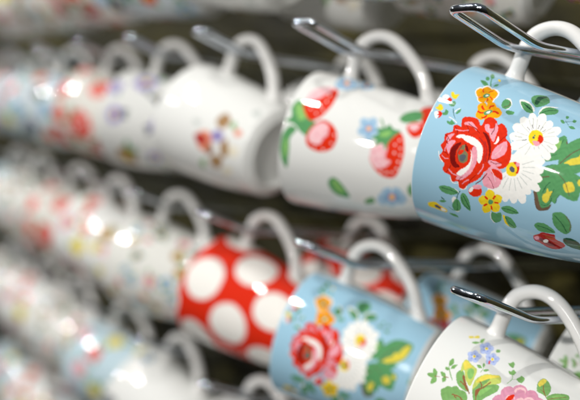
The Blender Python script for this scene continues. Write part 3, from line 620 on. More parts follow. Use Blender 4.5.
ART_STRAWBERRY = """p SKY2 245.4,72.6 240.7,67.9 239.6,64.5 246.7,64.5 259,72 253.3,72.7
p SKY2 245.4,72.6 240.7,73.1 237.5,72.4 236.6,68.3 240.5,66.6 243.3,68.8
p SKY2 245.4,72.6 248.2,77.5 247,80.2 238.9,78.1 235.7,73.3 238.7,71.9
p SKY2 245.4,72.6 256,77.8 259.2,80.4 253.7,82.1 243.1,77.6 242.6,74.9
p SKY2 245.4,72.6 246.2,69.3 249.7,68.6 261.7,74.7 258.3,77.1 256.2,77.6
p SKY3 245.4,72.6 243.6,70.1 243.2,68.2 246.1,67.7 249.1,70.4 248,71.8
p SKY3 245.4,72.6 242.8,72.4 240.7,71.7 239.8,69.9 241.9,69.6 243.8,70.8
p SKY3 245.4,72.6 245.8,74.8 244.8,76.2 241.3,75.8 240.3,73.5 242.2,72.7
p SKY3 245.4,72.6 249.1,74.9 251.7,77.1 249.7,78 245.5,75.8 244.8,74.1
p SKY3 245.4,72.6 246.7,71.4 249,71.2 255,73.9 254.1,75.4 249.7,74.2
p PINK 246.5,71.1 243.7,70.3 242,70.6 241.8,71.9 243.3,73.5 245.9,74.7 248.8,75.2 250.3,74.6 249.2,72.9
p YEL 246,71.8 244.5,71.3 243.5,71.5 243.4,72.2 244.2,73.1 245.7,73.8 247.2,74 247.9,73.6 247.4,72.7
p SKY2 250.2,60.6 246.3,57.3 245.5,55.1 251.7,55.7 258.4,59.9 258,61.6
p SKY2 250.2,60.6 246.1,60.6 243.4,59.9 242.8,57.3 246.1,56.4 248.4,58
p SKY2 250.2,60.6 252.4,63.9 251.2,65.4 244.3,63.5 241.9,60.3 244.4,59.7
p SKY2 250.2,60.6 262,65.7 258.8,65.5 257.3,67.3 247.9,63.5 247.6,61.8
p SKY2 250.2,60.6 251,58.6 254.4,58.5 261.5,62.3 259.7,64.2 258.2,64.1
p SKY3 250.2,60.6 248.7,58.9 248.4,57.7 251.1,57.6 253.7,59.6 252.6,60.3
p SKY3 250.2,60.6 247.9,60.2 246.1,59.7 245.4,58.5 247.3,58.4 248.8,59.3
p SKY3 250.2,60.6 250.4,62 249.4,62.8 246.4,62.3 245.7,60.8 247.3,60.4
p SKY3 250.2,60.6 253.4,62.3 255.9,64 253.8,64.3 250.1,62.6 249.6,61.5
p SKY3 250.2,60.6 251.4,60 253.6,60.1 260.5,62.9 258.8,63.4 254,62
p PINK 251.2,59.8 248.8,59 247.2,59.1 247.1,59.9 248.2,61 250.5,62 253.1,62.5 254.6,62.3 253.7,61.1
p YEL 250.7,60.1 249.4,59.7 248.5,59.8 248.4,60.2 249.1,60.8 250.4,61.4 251.7,61.6 252.4,61.4 252,60.8
p SKY2 212.7,44.2 210.1,41.5 209.1,38.9 212,36.5 215.4,38.8 214.8,41.5
p SKY2 212.7,44.2 209.2,45.5 206.2,45.3 204.5,41.7 207.7,39.5 210.4,41.1
p SKY2 212.7,44.2 213.1,47.8 212.2,50.4 208.4,50.3 207.1,46.6 209.2,44.9
p SKY2 212.7,44.2 216.5,45.1 219.1,47.1 218.4,50.9 214.3,50.6 212.9,47.9
p SKY2 212.7,44.2 214.7,41.3 217.4,39.9 221,42.5 219.4,46 216.3,45.8
p SKY3 212.7,44.2 211.6,42.6 211.2,41 212.3,39.6 213.6,41 213.4,42.6
p SKY3 212.7,44.2 210.7,44.5 208.9,44.2 207.8,42.6 209.5,42 211.2,42.8
p SKY3 212.7,44.2 212.5,46 211.8,47.4 210.1,47.8 209.9,46 211,44.9
p SKY3 212.7,44.2 214.5,45 215.9,46.3 216.1,48.2 214.2,47.6 213.2,46.1
p SKY3 212.7,44.2 214.1,42.9 215.7,42.3 217.6,43.1 216.4,44.5 214.6,44.6
p PINK 213.1,42.6 211.9,42.6 211.1,43.4 211,44.5 211.7,45.5 212.9,45.9 213.9,45.5 214.4,44.5 214.1,43.3
p YEL 212.9,43.3 212.3,43.3 211.8,43.8 211.8,44.4 212.2,44.9 212.8,45.1 213.4,44.9 213.6,44.3 213.4,43.7
p SKY2 169.3,23.3 164.3,20.8 162,17.8 167.9,14 174,16 173.1,19.4
p SKY2 169.3,23.3 165.7,26.4 162.1,27.6 159.8,23.8 163.6,19.5 166.8,20.3
p SKY2 169.3,23.3 171.9,27.1 171.6,30.6 165,33 160.1,29.8 163.4,26.3
p SKY2 169.3,23.3 174.7,23.4 177.4,24.9 174.7,29.1 168.6,29.9 167.7,27.3
p SKY2 169.3,23.3 169,19.4 170.7,16.7 176.6,17.6 177.9,21.9 174.7,23.1
p SKY3 169.3,23.3 167.4,21.6 166.6,19.7 168.5,17.7 170.9,19 170.7,21
p SKY3 169.3,23.3 167.3,24.4 165.3,24.9 163.9,23.5 165.9,21.9 167.7,22.2
p SKY3 169.3,23.3 170,25.4 169.6,27.5 166.8,29 165.4,27.1 166.9,25.1
p SKY3 169.3,23.3 171.8,23.7 173.4,24.7 172.7,26.7 170,26.7 169.2,25.2
p SKY3 169.3,23.3 169.8,21.3 171.1,19.9 173.8,19.8 173.8,21.8 172,22.7
p PINK 169.6,21.1 167.5,21.7 166.2,23 166.4,24.5 167.9,25.4 170.1,25.3 171.8,24.3 172.3,22.8 171.5,21.5
p YEL 169.5,22.1 168.3,22.4 167.6,23.1 167.7,23.9 168.6,24.4 169.7,24.4 170.7,23.8 171,23 170.5,22.3
p SKY2 141.2,85.5 138.9,83 141.7,78.9 141.6,77.8 140.7,81.6 141.5,83.7
p SKY2 141.2,85.5 140.8,86.7 140,86.7 139,83.8 141.7,80.6 140.7,82.7
p SKY2 141.2,85.5 138.2,91.1 139.7,93 137.5,92.8 140.9,87.1 140.8,85.8
p SKY2 141.2,85.5 139.6,88.7 138.6,91.7 140.5,92.9 137.1,92.4 140.2,88.5
p SKY2 141.2,85.5 137.8,84 140.1,81.5 137.9,85.3 139.7,88.8 139.8,88.3
p SKY3 141.2,85.5 137.4,85.4 140.4,82.3 141.6,80.8 139.3,83.8 140.8,84.5
p SKY3 141.2,85.5 140.2,86.2 140.4,85.7 140.2,84.3 140.3,83.7 139,85.2
p SKY3 141.2,85.5 138.5,88.8 140,89.5 139.3,89.9 139.2,88 141.8,85.7
p SKY3 141.2,85.5 140.7,87.2 139.8,89.1 138.6,91 142,88 139.5,87.9
p SKY3 141.2,85.5 140.7,84.5 139.3,84.5 141,84.6 140.1,86.7 141.8,85.9
p PINK 140.1,84.6 138.2,85.1 140.8,84.5 140.6,85.7 142,86.2 139.2,88.4 140,88 139.6,87.2 140.4,85.4
p YEL 138.3,86.1 141.6,84.4 137.2,86.8 136.6,87.7 141.3,86.1 137.4,88.4 138.8,87.7 141,86.1 139.2,86.3
p GRN 215.5,97.8 221.4,95 217.9,89.5 211.8,84.9 207.9,77.8 199.9,80.1 201.7,86.9 205.3,92.2 206.6,99.2 209.7,95.8
p LGRN 216.7,95.6 218.3,92.8 211.6,85.9 208.4,90
p GRN 204.1,95 198.2,98.8 191,99.2 182.5,97.1 178.9,93.3 189.9,92.4 197,93.1 202.7,89.8
p LGRN 197.2,95.8 190.3,96.7 184.3,95.1 190.8,93.6
p RED 220.3,91 230.1,88.2 235.9,81.9 234.6,73.9 224.9,72 214.8,75.1 209.6,81.5 213.2,87.5
p PINKL 222,90.7 231.5,88.3 236.5,80.1 234.3,76.9 226.7,81.2 222,85.9
p RED 198.8,82.5 206.1,80.3 211.5,74.4 209.3,66.5 203.3,62.2 195.9,63.9 192.5,71.4 194,79.4
p PINKL 200,81.2 205.8,79.2 209.9,74.9 208.6,69.8 203.2,68.7 200.9,71.1 197.1,72.3 196.6,77.3
p WHT 216.9,84.4 216.2,84.5 216.1,85 216.7,85.6 217.3,85.5 217.5,85
p WHT 214.8,79.7 214.2,79.7 214,80.3 214.6,80.8 215.3,80.8 215.4,80.2
p WHT 220.2,79.3 219.5,79.3 219.3,79.8 219.9,80.3 220.6,80.4 220.8,79.8
p WHT 224.3,76.4 223.5,76.3 223.4,76.9 224,77.4 224.8,77.5 224.9,76.9
p WHT 229,76.4 228.2,76.3 228,76.9 228.7,77.5 229.6,77.6 229.7,77
p WHT 194.8,75.1 194.2,75.2 194.1,75.8 194.6,76.2 195.2,76 195.3,75.5
p WHT 194.5,69.1 193.9,69.3 193.8,69.9 194.3,70.3 194.9,70.1 195,69.5
p WHT 199,64.5 198.4,64.7 198.3,65.2 198.8,65.6 199.4,65.5 199.5,64.9
p WHT 204.2,63.8 203.5,64 203.4,64.5 204,64.9 204.6,64.8 204.7,64.3
p WHT 197.8,78.5 197.2,78.7 197.1,79.2 197.6,79.7 198.2,79.5 198.3,78.9
p WHT 217.7,76.1 217,76.2 216.8,76.7 217.4,77.2 218.1,77.2 218.2,76.7
p PINK 225.4,83.9 224.3,83.9 224.1,84.7 225,85.5 226.1,85.6 226.4,84.8
p PINK 228.8,80.7 227.6,80.6 227.4,81.4 228.3,82.3 229.6,82.5 229.8,81.7
p PINK 233,78.5 231.7,78.3 231.4,79.1 232.5,80.1 233.9,80.3 234.2,79.5
p PINK 202.1,74.7 201.2,74.9 201,75.7 201.8,76.3 202.7,76.1 202.8,75.3
p PINK 201.1,70.3 200.2,70.5 200,71.3 200.8,72 201.7,71.8 201.8,70.9
p PINK 204.9,69.3 204,69.5 203.9,70.3 204.6,71 205.5,70.8 205.7,70
p RED 200,38.3 206.8,35.2 210.6,30.3 215.6,25.3 210.6,21 199.4,18.9 185.9,21.5 184.2,28.3 188.1,34.9 194.6,39.2
p PINKL 196.9,39.4 203.3,38.6 207,33.4 203.9,29.7 196.5,29.5 195.3,26 191.3,28.2 188.8,33.5 192,37.5
p WHT 210.2,23.2 209.5,23.3 209.3,23.8 209.9,24.2 210.7,24.2 210.8,23.7
p WHT 204.9,21.4 204.2,21.5 204.1,22 204.7,22.4 205.4,22.3 205.6,21.8
p WHT 206.6,25.1 205.8,25.2 205.7,25.7 206.3,26.1 207,26 207.2,25.5
p WHT 200.6,20.5 199.8,20.6 199.7,21.1 200.3,21.5 201,21.4 201.2,20.9
p WHT 201.2,24.3 200.4,24.4 200.3,24.9 200.9,25.3 201.7,25.2 201.8,24.7
p WHT 188.2,23.5 187.4,23.7 187.3,24.2 188,24.6 188.7,24.4 188.8,23.9
p WHT 187.6,26.7 186.8,26.9 186.7,27.4 187.4,27.8 188.1,27.6 188.2,27.1
p WHT 191.2,21.1 190.5,21.3 190.4,21.8 191,22.2 191.7,22 191.9,21.5
p WHT 187.5,30 186.7,30.2 186.7,30.7 187.3,31.1 188,30.9 188.1,30.3
p WHT 195.9,20.9 195.1,21.1 195,21.6 195.6,22 196.4,21.8 196.5,21.3
p PINK 199.3,36.3 198.2,36.5 198,37.4 198.9,38 200,37.8 200.2,37
p PINK 201.6,33.5 200.5,33.7 200.3,34.5 201.2,35.2 202.3,35 202.5,34.1
p PINK 199.9,29.8 198.8,30 198.6,30.9 199.5,31.5 200.7,31.3 200.8,30.5
p PINK 194.6,34 193.5,34.2 193.4,35.1 194.3,35.7 195.4,35.5 195.6,34.6
p PINK 195.9,30.4 194.7,30.7 194.6,31.5 195.5,32.1 196.6,31.9 196.8,31
p PINK 193.5,27.2 192.4,27.5 192.2,28.3 193.2,28.9 194.3,28.7 194.5,27.8
p PINK 191.3,31.1 190.2,31.4 190,32.2 191,32.8 192.1,32.5 192.2,31.7
p GRN 207.2,41.1 211.1,37.4 213.7,39.2 216.1,34.6 219,32.6 216.6,29.4 216.4,24.6 211.7,27.5 206.4,29.9 201.7,30.6 205.5,33.4 202.5,38 206.5,37.5
p LGRN 210.3,36.7 213.8,33.4 214.3,29.7 209.9,32.2
l0.94 GRN 221.5,39.3 218.2,36.7 214.5,34.6
p RED 240.4,19.4 251.8,12.8 235.9,6.6 227.2,9.7 227.6,14.6
p GRN 225.4,28.5 231.2,26.6 236.4,22 237.7,17.4 229.9,15.9 224.2,21.8 223.2,25.8
p RED 221.4,22.3 226.1,19 226.7,13.4 219.6,11.3 214.3,15.5 216.8,20
p PINKL 221.2,21.3 224.9,18.6 224.5,15.1 219.2,16.9
p GRN 175.1,64.6 178.2,60.5 173.1,54.6 164.5,50.8 164.4,58.4 169.1,63.5
p LGRN 175.6,62.1 176.1,59 168.5,53.9 168.1,59
p GRN 178.8,13.6 182.8,10.3 172.5,8.5 172.7,12.6
p GRN 163.6,41 167.3,35.8 162.5,34.7 159.9,40.5"""

ART_SPRIG = """p YEL2 247,86.9 248.7,85.2 247.6,84.3 246,85.6
p YEL2 248.6,84.4 251.4,83.3 249.7,81.9 247.9,83.3
p GRN2 246.5,80 246.4,81.3 245.6,82.4 243.8,83.4 244,81.6 245,80.6
p GRN2 246.5,80 247.2,79 248.7,78.8 251.3,79.4 249.8,80.5 248.2,80.6
l0.27 GRN2 246.9,80 246.6,78.3
p GRN2 248,68.6 247.1,68.5 246.2,68.9 245.7,69.6 246,70.3 246.8,70.7 247.8,70.6 248.5,70 248.6,69.2
p LILAC 236.4,78 238,77.2 239.5,77.2 240.5,79 239,80.1 237.6,79.4
p LILAC 236.4,78 236.1,76.2 236.5,74.8 238.7,74.8 239.6,76.7 238.4,77.5
p LILAC 236.4,78 234.6,77.5 233.4,76.7 234,75.1 236,75.1 236.6,76.3
p LILAC 236.4,78 235.7,79.5 234.6,80.3 232.8,79.4 233,77.6 234.5,77.4
p LILAC 236.4,78 237.8,79.4 238.3,80.8 236.6,81.8 234.9,80.5 235.2,79.2
p LILAC2 236.4,78 237.3,77.9 238.2,78 238.9,78.6 238,78.8 237.2,78.5
p LILAC2 236.4,78 236.6,77.1 236.9,76.3 237.8,76 237.9,76.9 237.3,77.5
p LILAC2 236.4,78 235.6,77.5 235,76.9 234.9,76.2 235.7,76.5 236.2,77.2
p LILAC2 236.4,78 235.8,78.6 235.1,79 234.2,78.8 234.6,78.2 235.4,78
p LILAC2 236.4,78 236.9,78.8 237,79.6 236.5,80.3 236,79.6 236.1,78.8
p WHT 237,77.1 236.2,77 235.6,77.3 235.4,77.9 235.6,78.6 236.2,78.9 237,78.8 237.4,78.3 237.4,77.7
p YEL 236.8,77.3 236.3,77.2 235.9,77.4 235.7,77.8 235.9,78.3 236.4,78.5 236.9,78.5 237.2,78.2 237.2,77.7
p LILAC 244.7,75.2 246.7,74.6 248.7,74.7 249.9,76.6 247.9,77.6 246.2,76.8
p LILAC 244.7,75.2 244.3,73.4 244.9,72.1 247.7,72.2 248.8,74.2 247.2,74.9
p LILAC 244.7,75.2 242.5,74.7 241.1,73.8 241.8,72.1 244.3,72.3 244.9,73.6
p LILAC 244.7,75.2 243.9,76.7 242.6,77.5 240.4,76.4 240.7,74.6 242.4,74.5
p LILAC 244.7,75.2 246.4,76.8 247.1,78.2 244.9,79.1 242.8,77.7 243.2,76.4
p LILAC2 244.7,75.2 245.9,75.2 247,75.4 247.8,76 246.7,76.2 245.7,75.8
p LILAC2 244.7,75.2 244.9,74.3 245.4,73.6 246.5,73.4 246.5,74.2 245.8,74.8
p LILAC2 244.7,75.2 243.7,74.7 243,74.1 242.9,73.3 243.9,73.7 244.5,74.4
p LILAC2 244.7,75.2 244,75.8 243.1,76.1 242,75.9 242.5,75.3 243.5,75.1
p LILAC2 244.7,75.2 245.3,76.1 245.5,77 244.9,77.6 244.2,76.8 244.3,76
p WHT 245.4,74.4 244.5,74.3 243.8,74.5 243.5,75.1 243.8,75.8 244.5,76.2 245.4,76.1 246,75.7 246,75
p YEL 245.3,74.6 244.6,74.5 244.1,74.6 243.9,75 244.1,75.5 244.7,75.8 245.3,75.8 245.7,75.5 245.7,75
p LILAC 240.1,69.5 241.8,68.8 243.5,68.8 244.6,70.6 242.8,71.6 241.4,70.9
p LILAC 240.1,69.5 239.7,67.7 240.2,66.4 242.7,66.4 243.6,68.2 242.2,69.1
p LILAC 240.1,69.5 238.1,69 236.9,68.2 237.5,66.6 239.7,66.7 240.3,67.9
p LILAC 240.1,69.5 239.3,71 238.1,71.8 236.1,70.8 236.5,69 238,68.9
p LILAC 240.1,69.5 241.6,70.9 242.1,72.3 240.2,73.2 238.4,71.9 238.7,70.7
p LILAC2 240.1,69.5 241.1,69.4 242,69.5 242.8,70.1 241.8,70.3 240.9,70
p LILAC2 240.1,69.5 240.3,68.6 240.7,67.9 241.6,67.6 241.7,68.4 241,69
p LILAC2 240.1,69.5 239.2,69 238.5,68.4 238.5,67.7 239.4,68 239.8,68.7
p LILAC2 240.1,69.5 239.4,70.1 238.6,70.4 237.6,70.3 238.1,69.6 239,69.4
p LILAC2 240.1,69.5 240.5,70.3 240.7,71.1 240.2,71.8 239.6,71 239.7,70.2
p WHT 240.7,68.7 239.9,68.5 239.2,68.8 239,69.4 239.2,70 239.9,70.4 240.7,70.3 241.2,69.8 241.2,69.2
p YEL 240.5,68.8 240,68.7 239.5,68.9 239.3,69.3 239.5,69.7 240,70 240.6,70 241,69.7 240.9,69.2
p RED 237.8,70.4 238.5,69.9 237.1,69.1 236.2,69.6
l0.27 GRN2 235.2,72 232.6,70.6 230,70.9
p GRN2 232.5,71.3 233.4,72.1 233.6,73.1 232.9,74.4 231.9,73.2 231.9,72.2
p GRN2 233.3,70.9 234.1,70.7 234.9,70.9 235.7,71.8 234.5,72 233.8,71.7
p GRN2 231.6,70 231.6,69 232.2,68.2 233.5,67.7 233.3,69 232.6,69.8
p GRN2 223.1,80.9 225.7,80.7 226.4,78.5 221.8,74.4 218.7,71.2 218.2,74.6 219.7,78.3
p YELG 229.9,81.1 232.5,80.8 232.8,79.3 231.8,77.2 231.1,74.1 230,72.8 226.7,72.2 221.4,72 223,75.3 226.9,78.4 225.7,79.7
p YEL2 229.9,80.6 232.2,80.4 231.8,78.2 230.5,76 229,77.4 227.6,78.5
p LGRN 226.8,76.6 229.6,76.3 229.3,73.9 225.5,73 224.3,74.3
p GRN2 213.3,84.4 215.1,83.1 216.4,82.1 217,80 218.4,78.3 217.6,75.7 217.8,72.6 215.1,70.3 210,70.4 206.8,77.3 209.5,81.7
p YELG 220.2,70.1 224.4,71.2 228.1,70.1 231,67.3 232.4,64 233.3,61.3 230.2,59.5 227.4,61.6 224.4,62.4 221.3,65.5 218.3,67.3
p YEL2 224.3,70.4 229.4,68.6 232.2,63.9 232.6,61.4 229.4,65 226.1,68
p GRN2 219.2,69.6 222.1,69.2 224.5,66 227.5,62.3 228.2,59.4 225.7,58.8 222.8,60.4 218.5,63.3 213.8,64.9
p LGRN 220.9,67.7 223.5,65.5 226.1,62.1 222.3,63.6 219.2,65.6
p GRN2 221.7,69 225.4,68.4 229.4,65 224.9,66.2
l0.53 BRN2 224.9,77.5 221.5,74.5 217.7,70.5
l0.53 BRN2 221.4,77.6 220.4,74.8 219.6,73.2
l0.53 BRN2 216.5,66.3 220.5,67.7 223.9,65.7 228,63.8
l0.53 BRN2 213.9,78.4 214.3,74.2 212.9,71.4
l0.53 BRN2 222.3,66.5 224.4,67.1 225.7,68.8
l0.53 BRN2 213,75.5 213.8,77.1
p BRN2 223.8,77.6 224.8,77.2 221.5,74.5 219,71.6 219.2,73.5
p BRN2 218.2,67.6 220.9,68.6 222.7,67 219.6,66.7
p GRN2 218.2,89.8 219.6,89.8 220.7,90.7 221.2,92.8 219.3,92.4 218.4,91.4
p GRN2 218,89.7 218.8,91.2 218.7,92.8 217.3,94.6 216.5,92.4 216.8,90.9
p GRN2 217.9,89.4 217,90.8 215.6,91.3 213.7,90.6 215.1,88.9 216.4,88.6
l0.32 BRN2 217.9,90.4 218.8,87.9
p GRN2 220,85.3 221.2,86 221.6,87 221.2,88.8 219.8,87.7 219.5,86.6
p GRN2 220,85.3 219.2,86.3 218.2,86.4 217,85.4 218.2,84.3 219.1,84.4
l0.32 BRN2 219.6,86.1 220.3,83.8
l0.42 GRN2 220,81.4 222.7,84.2 225.5,86.5
p GRN2 225.7,86.1 226.9,85.2 228.4,85.2 230.2,86.5 228.4,87.4 226.9,87.2
p GRN2 224.7,85 225.2,83.8 226.3,83.1 228.1,83 227.2,84.5 226.1,85.1
p GRN2 223.8,85.5 224.5,86.1 224.7,86.9 224.1,87.9 223.2,87 223.2,86.2
p GRN2 242.8,61.6 243.8,60.6 245.4,60.1 244.4,58.6 241.5,58.3 241.7,60.3
p GRN2 238.4,59.1 238.9,58.1 240.6,57.5 239.8,55.7 237.3,56.2 237.1,58
p GRN2 236.7,53.8 238.2,53 239.7,52.5 238.8,50.3 235.6,50.7 235.6,52.8
l0.31 GRN2 231.2,56.6 235,55.6 237.3,56.5
l0.23 GRN2 234.8,55.6 236.5,53.4
l0.16 BRN2 236.9,52.4 237.5,51.4
p PINKM 222.6,52.3 220.1,52 218,53.3 217.2,55.7 218.2,58 220.4,59.1 222.9,58.6 224.5,56.6 224.4,54.1
p PINKM 228.7,49.9 225.8,49.5 223.3,50.9 222.5,53.4 223.5,55.9 226.1,57.2 228.9,56.7 230.8,54.6 230.7,51.9
p PINKM 232.3,45.5 229.1,45 226.4,46.5 225.5,49.1 226.6,51.6 229.3,53 232.5,52.5 234.6,50.4 234.5,47.6
p PINKM 232.9,40 229.9,39.6 227.4,40.9 226.4,43.3 227.5,45.6 230.1,46.9 233,46.4 235,44.5 235,42
p PINKM 231.6,36.2 229.2,35.9 227.1,36.9 226.4,38.8 227.2,40.7 229.3,41.7 231.7,41.3 233.2,39.7 233.2,37.7
p PINKM 217.9,49.8 215.3,49.5 213.1,51 212.3,53.5 213.4,55.8 215.7,56.9 218.2,56.3 219.8,54.2 219.7,51.7
p PINKM 226.4,33.5 223.3,33.1 220.7,34.6 219.7,37.2 220.9,39.7 223.6,41 226.6,40.4 228.6,38.2 228.5,35.5
p PINKM 214,42.6 211.1,42.4 208.7,44 207.9,46.7 209,49.2 211.6,50.3 214.4,49.6 216.1,47.3 216,44.6
p PINKM 216.7,36.1 213.5,35.8 210.8,37.5 209.9,40.4 211.2,43.1 214,44.4 217.1,43.6 219,41.2 218.9,38.2
p PINKM 221,33.1 218.3,32.8 216,34.2 215.2,36.6 216.2,38.9 218.6,40 221.3,39.4 223,37.4 222.9,34.9
p PINKM 226.4,38 219.8,37.3 214.3,40.7 212.5,46.5 215,52 220.5,54.7 226.9,53.4 231.2,48.7 231.1,42.5
p PINKL 232.7,46.7 231,46.6 229.4,47.7 228.6,49.5 229,51.1 230.4,51.8 232.1,51.2 233.5,49.7 233.7,47.9
p PINKM 231.5,46.7 230.1,46.6 228.7,47.5 228.1,48.9 228.5,50.2 229.6,50.8 231.1,50.4 232.2,49.2 232.3,47.7
p PINKL 226.4,49.7 225.1,49.7 224,50.6 223.4,52.1 223.7,53.3 224.7,53.8 226,53.4 226.9,52.1 227.1,50.7
p PINKM 225.3,49.7 224.2,49.7 223.3,50.4 222.8,51.5 223.1,52.6 224,53 225,52.6 225.8,51.7 225.9,50.5
p PINKL 230.1,41.1 228.6,41 227.2,42.1 226.5,43.6 226.8,45.1 228,45.6 229.6,45.1 230.7,43.7 230.9,42.1
p PINKM 228.9,41.1 227.7,41 226.5,41.8 226,43.1 226.3,44.3 227.3,44.8 228.6,44.4 229.5,43.3 229.6,42
p PINKL 220.5,48.2 219.1,48.2 217.8,49.3 217.2,50.9 217.6,52.3 218.7,52.9 220.1,52.3 221.1,50.9 221.2,49.2
p PINKM 219.4,48.3 218.3,48.2 217.2,49.1 216.7,50.4 217,51.5 218,52 219.2,51.6 220,50.4 220.1,49.1
p RED 223,53.2 226,52.8 228.1,50.8 225.9,50.4 223.5,50.8 220.7,49.5 220.4,51.5
p PINKL 224.2,49.5 228.2,47.2 227.3,44.3 223.6,44.2 221.4,46.5
p RED 220,45.8 222.2,43.5 221.5,41.6 218.7,43.5
p GRN2 238.4,43.4 241.6,44 245.8,43 245.7,40.5 242.9,37.5 239.1,36.5 236,37.2 235.9,39.9 235.9,42.1
p YEL2 241.1,43.7 245.4,42.9 245.3,40.9 241.3,41.4 239.2,42.4
l0.47 BRN2 241.5,41.2 238,39.4 235.2,36.8
l0.31 BRN2 238,41.2 237.5,39.2
p GRN2 235.2,36.8 239,35.3 241.6,33 244.3,28.9 241.9,27.1 237.3,28.6 233.8,33
p LGRN 237.9,34.8 241.3,32 242.1,29.7 237.3,32.9
l0.31 BRN2 234.6,35.9 238.4,32.5 242.1,28.9"""

ART_POSY = """p PEACH 195,49.9 200.6,41.4 196.2,33.7 184.8,37.9 186.3,46.3
p RED2 194.4,51.8 196.7,44.1 192.6,37.8 188.5,46.4
p LILAC3 201.8,24.4 198.4,24.5 195.6,27.4 194.9,31.5 196.4,34.8 199.5,35.9 202.7,34.4 204.6,30.9 204.2,26.9
p BRN3 210.3,36.3 219.3,31.7 214.6,24.1 206.2,27.9
p BRN3 183.4,31.9 183.9,22.2 173.3,25.4 174.3,34.1
p CREAM 195.4,18.5 196.6,9.4 188.8,9.7 187.6,15.8
p SHAD 201.7,5.5 207.1,2.1 197.5,1.6 196,4.3
p PEACH 210,10.9 207.8,10.7 206,12 205.4,14.2 206.3,16.3 208.3,17.2 210.4,16.7 211.6,14.9 211.5,12.6
p SHAD 229.6,14.6 236.8,11.5 229.3,6.8
p BRN3 194.3,25.3 200,20.4 188.9,16.9 184.8,22.2
p SHAD 204.6,57.3 205.7,49.3 201,52.2
p CREAM 174,13.6 170.2,15.6 167.4,19.2 167,22.6 169.3,23.9 172.9,22.8 176.2,20 177.7,16.7 176.9,14.1
p GRN2 173.4,45.9 177.9,39.5 168,42.6
p BRN2 188.7,38.1 191.6,33.5 185.1,31.9 182.7,36.9
p GRN2 211.5,23.1 216.3,20.4 209.7,17.3"""

#ART-END
#DESIGNS
PAL = {k: lin(v) for k, v in dict(
    RED='e03216', RED2='b32a26', DRED='7d1512', PINK='eda0ae', PINKL='f3c4c8', PINKM='d894ac', YEL='f3d52c', ORA='f5a911', GRN='5c9a63', GRN2='7fae66',
    DGRN='27573c', LGRN='8cc06c', YELG='c3cf6a', YEL2='ead75a', PWHITE='f6f4ee', WHT='f3efe8', BRN='6f5a48', BRN2='94603f', BRN3='a8845c', BRNG='7d7a58', GREY='5c6068', SHAD='c6cbc6', YLF='e2d04c',
    LILAC='b4c2ea', LILAC2='92a4dc', LILAC3='9a8fc0', SKY2='a8c6dc', SKY3='7fa9cc', PEACH='e89478', BLUE='a0c9de', NAVY='34486e', TEAL='5fa4b8', CREAM='ece4cf').items()}


def draw(p, art, du=0., dv=0.):
    for ln in art.split('\n'):
        f = ln.split()
        pts = [tuple(map(float, q.split(','))) for q in f[2:]]
        pts = [(x + du, y + dv) for x, y in pts]
        c = PAL[f[1]]
        if f[0][0] == 'l': p.line(pts, float(f[0][1:]), c)
        else: p.poly(pts, c, f[0] == 'p')


def bands(p, band=WHITE, gap=6.0, foot=5.5):
    """plain strip by the handle where the transfer's ends do not meet, plain lip by the foot"""
    k = p.k
    p.a[:, :int(gap * k)] = band
    p.a[:, int((CIRC - gap) * k):] = band
    p.a[:int(foot * k)] = band


def ditsy(p, seed, cols, n, r, u0=12, u1=CIRC - 12, kind='flower', leaf=('GRN2', 'GRN')):
    """scattered florets with leaves, kept apart from one another"""
    rr = random.Random(seed)
    put = []
    for _ in range(n * 30):
        if len(put) >= n: break
        c = (rr.uniform(u0, u1), rr.uniform(10, 94))
        q = r * rr.uniform(.6, 1.15)
        if any(math.hypot(c[0] - a, c[1] - b) < (q + d) * 1.15 for a, b, d in put): continue
        put.append((c[0], c[1], q))
        for i in range(3):
            a = rr.uniform(0, 6.28)
            p.leaf((c[0] + math.cos(a) * q * .7, c[1] + math.sin(a) * q * .7), a + rr.uniform(-.4, .4), q * rr.uniform(.7, 1.1), q * .5, PAL[rr.choice(leaf)], PAL['DGRN'])
        col = PAL[rr.choice(cols)]
        if kind == 'rose' or (kind == 'mix' and rr.random() < .45):
            p.rose(c, q, col, col * .4 + PAL['PWHITE'] * .6, rr.randint(0, 999))
        else:
            p.flower(c, q, rr.choice((5, 5, 6, 9)), col, PAL['YEL'], rr.uniform(0, 6))


def d_bouquet(k):
    p = Paint(PAL['BLUE'], k)
    ditsy(p, 7, ('PWHITE', 'RED', 'PINK', 'ORA'), 9, 12, 14, 112, 'mix', ('GRN', 'DGRN'))
    draw(p, ART_BOUQUET)
    bands(p)
    return p


def d_strawberry(k):
    p = Paint(WHITE, k)
    draw(p, ART_STRAWBERRY, -116, 4)
    draw(p, ART_STRAWBERRY)
    bands(p)
    return p


def d_sprig(k):
    p = Paint(WHITE, k)
    draw(p, ART_SPRIG, -125, 0)
    draw(p, ART_SPRIG)
    bands(p)
    return p


def d_posy(k):
    p = Paint(WHITE, k)
    draw(p, ART_POSY, -80, 5)
    draw(p, ART_POSY)
    bands(p)
    return p


def d_dots(k):
    p = Paint(lin('dc2f17'), k)
    rr = random.Random(2)
    for i in range(6):
        for j in range(-1, 4):
            p.disc((4 + i * 52.8 + (26.4 if j % 2 else 0), 12 + j * 34), 17.2, PAL['WHT'], 20, .015, i * 7 + j)
    bands(p, gap=0, foot=4)
    return p


def mk(ground, seed, cols, n, r, kind='flower', leaf=('GRN2', 'GRN')):
    def f(k):
        p = Paint(ground if not isinstance(ground, str) else PAL[ground], k)
        ditsy(p, seed, cols, n, r, kind=kind, leaf=leaf)
        bands(p)
        return p
    return f


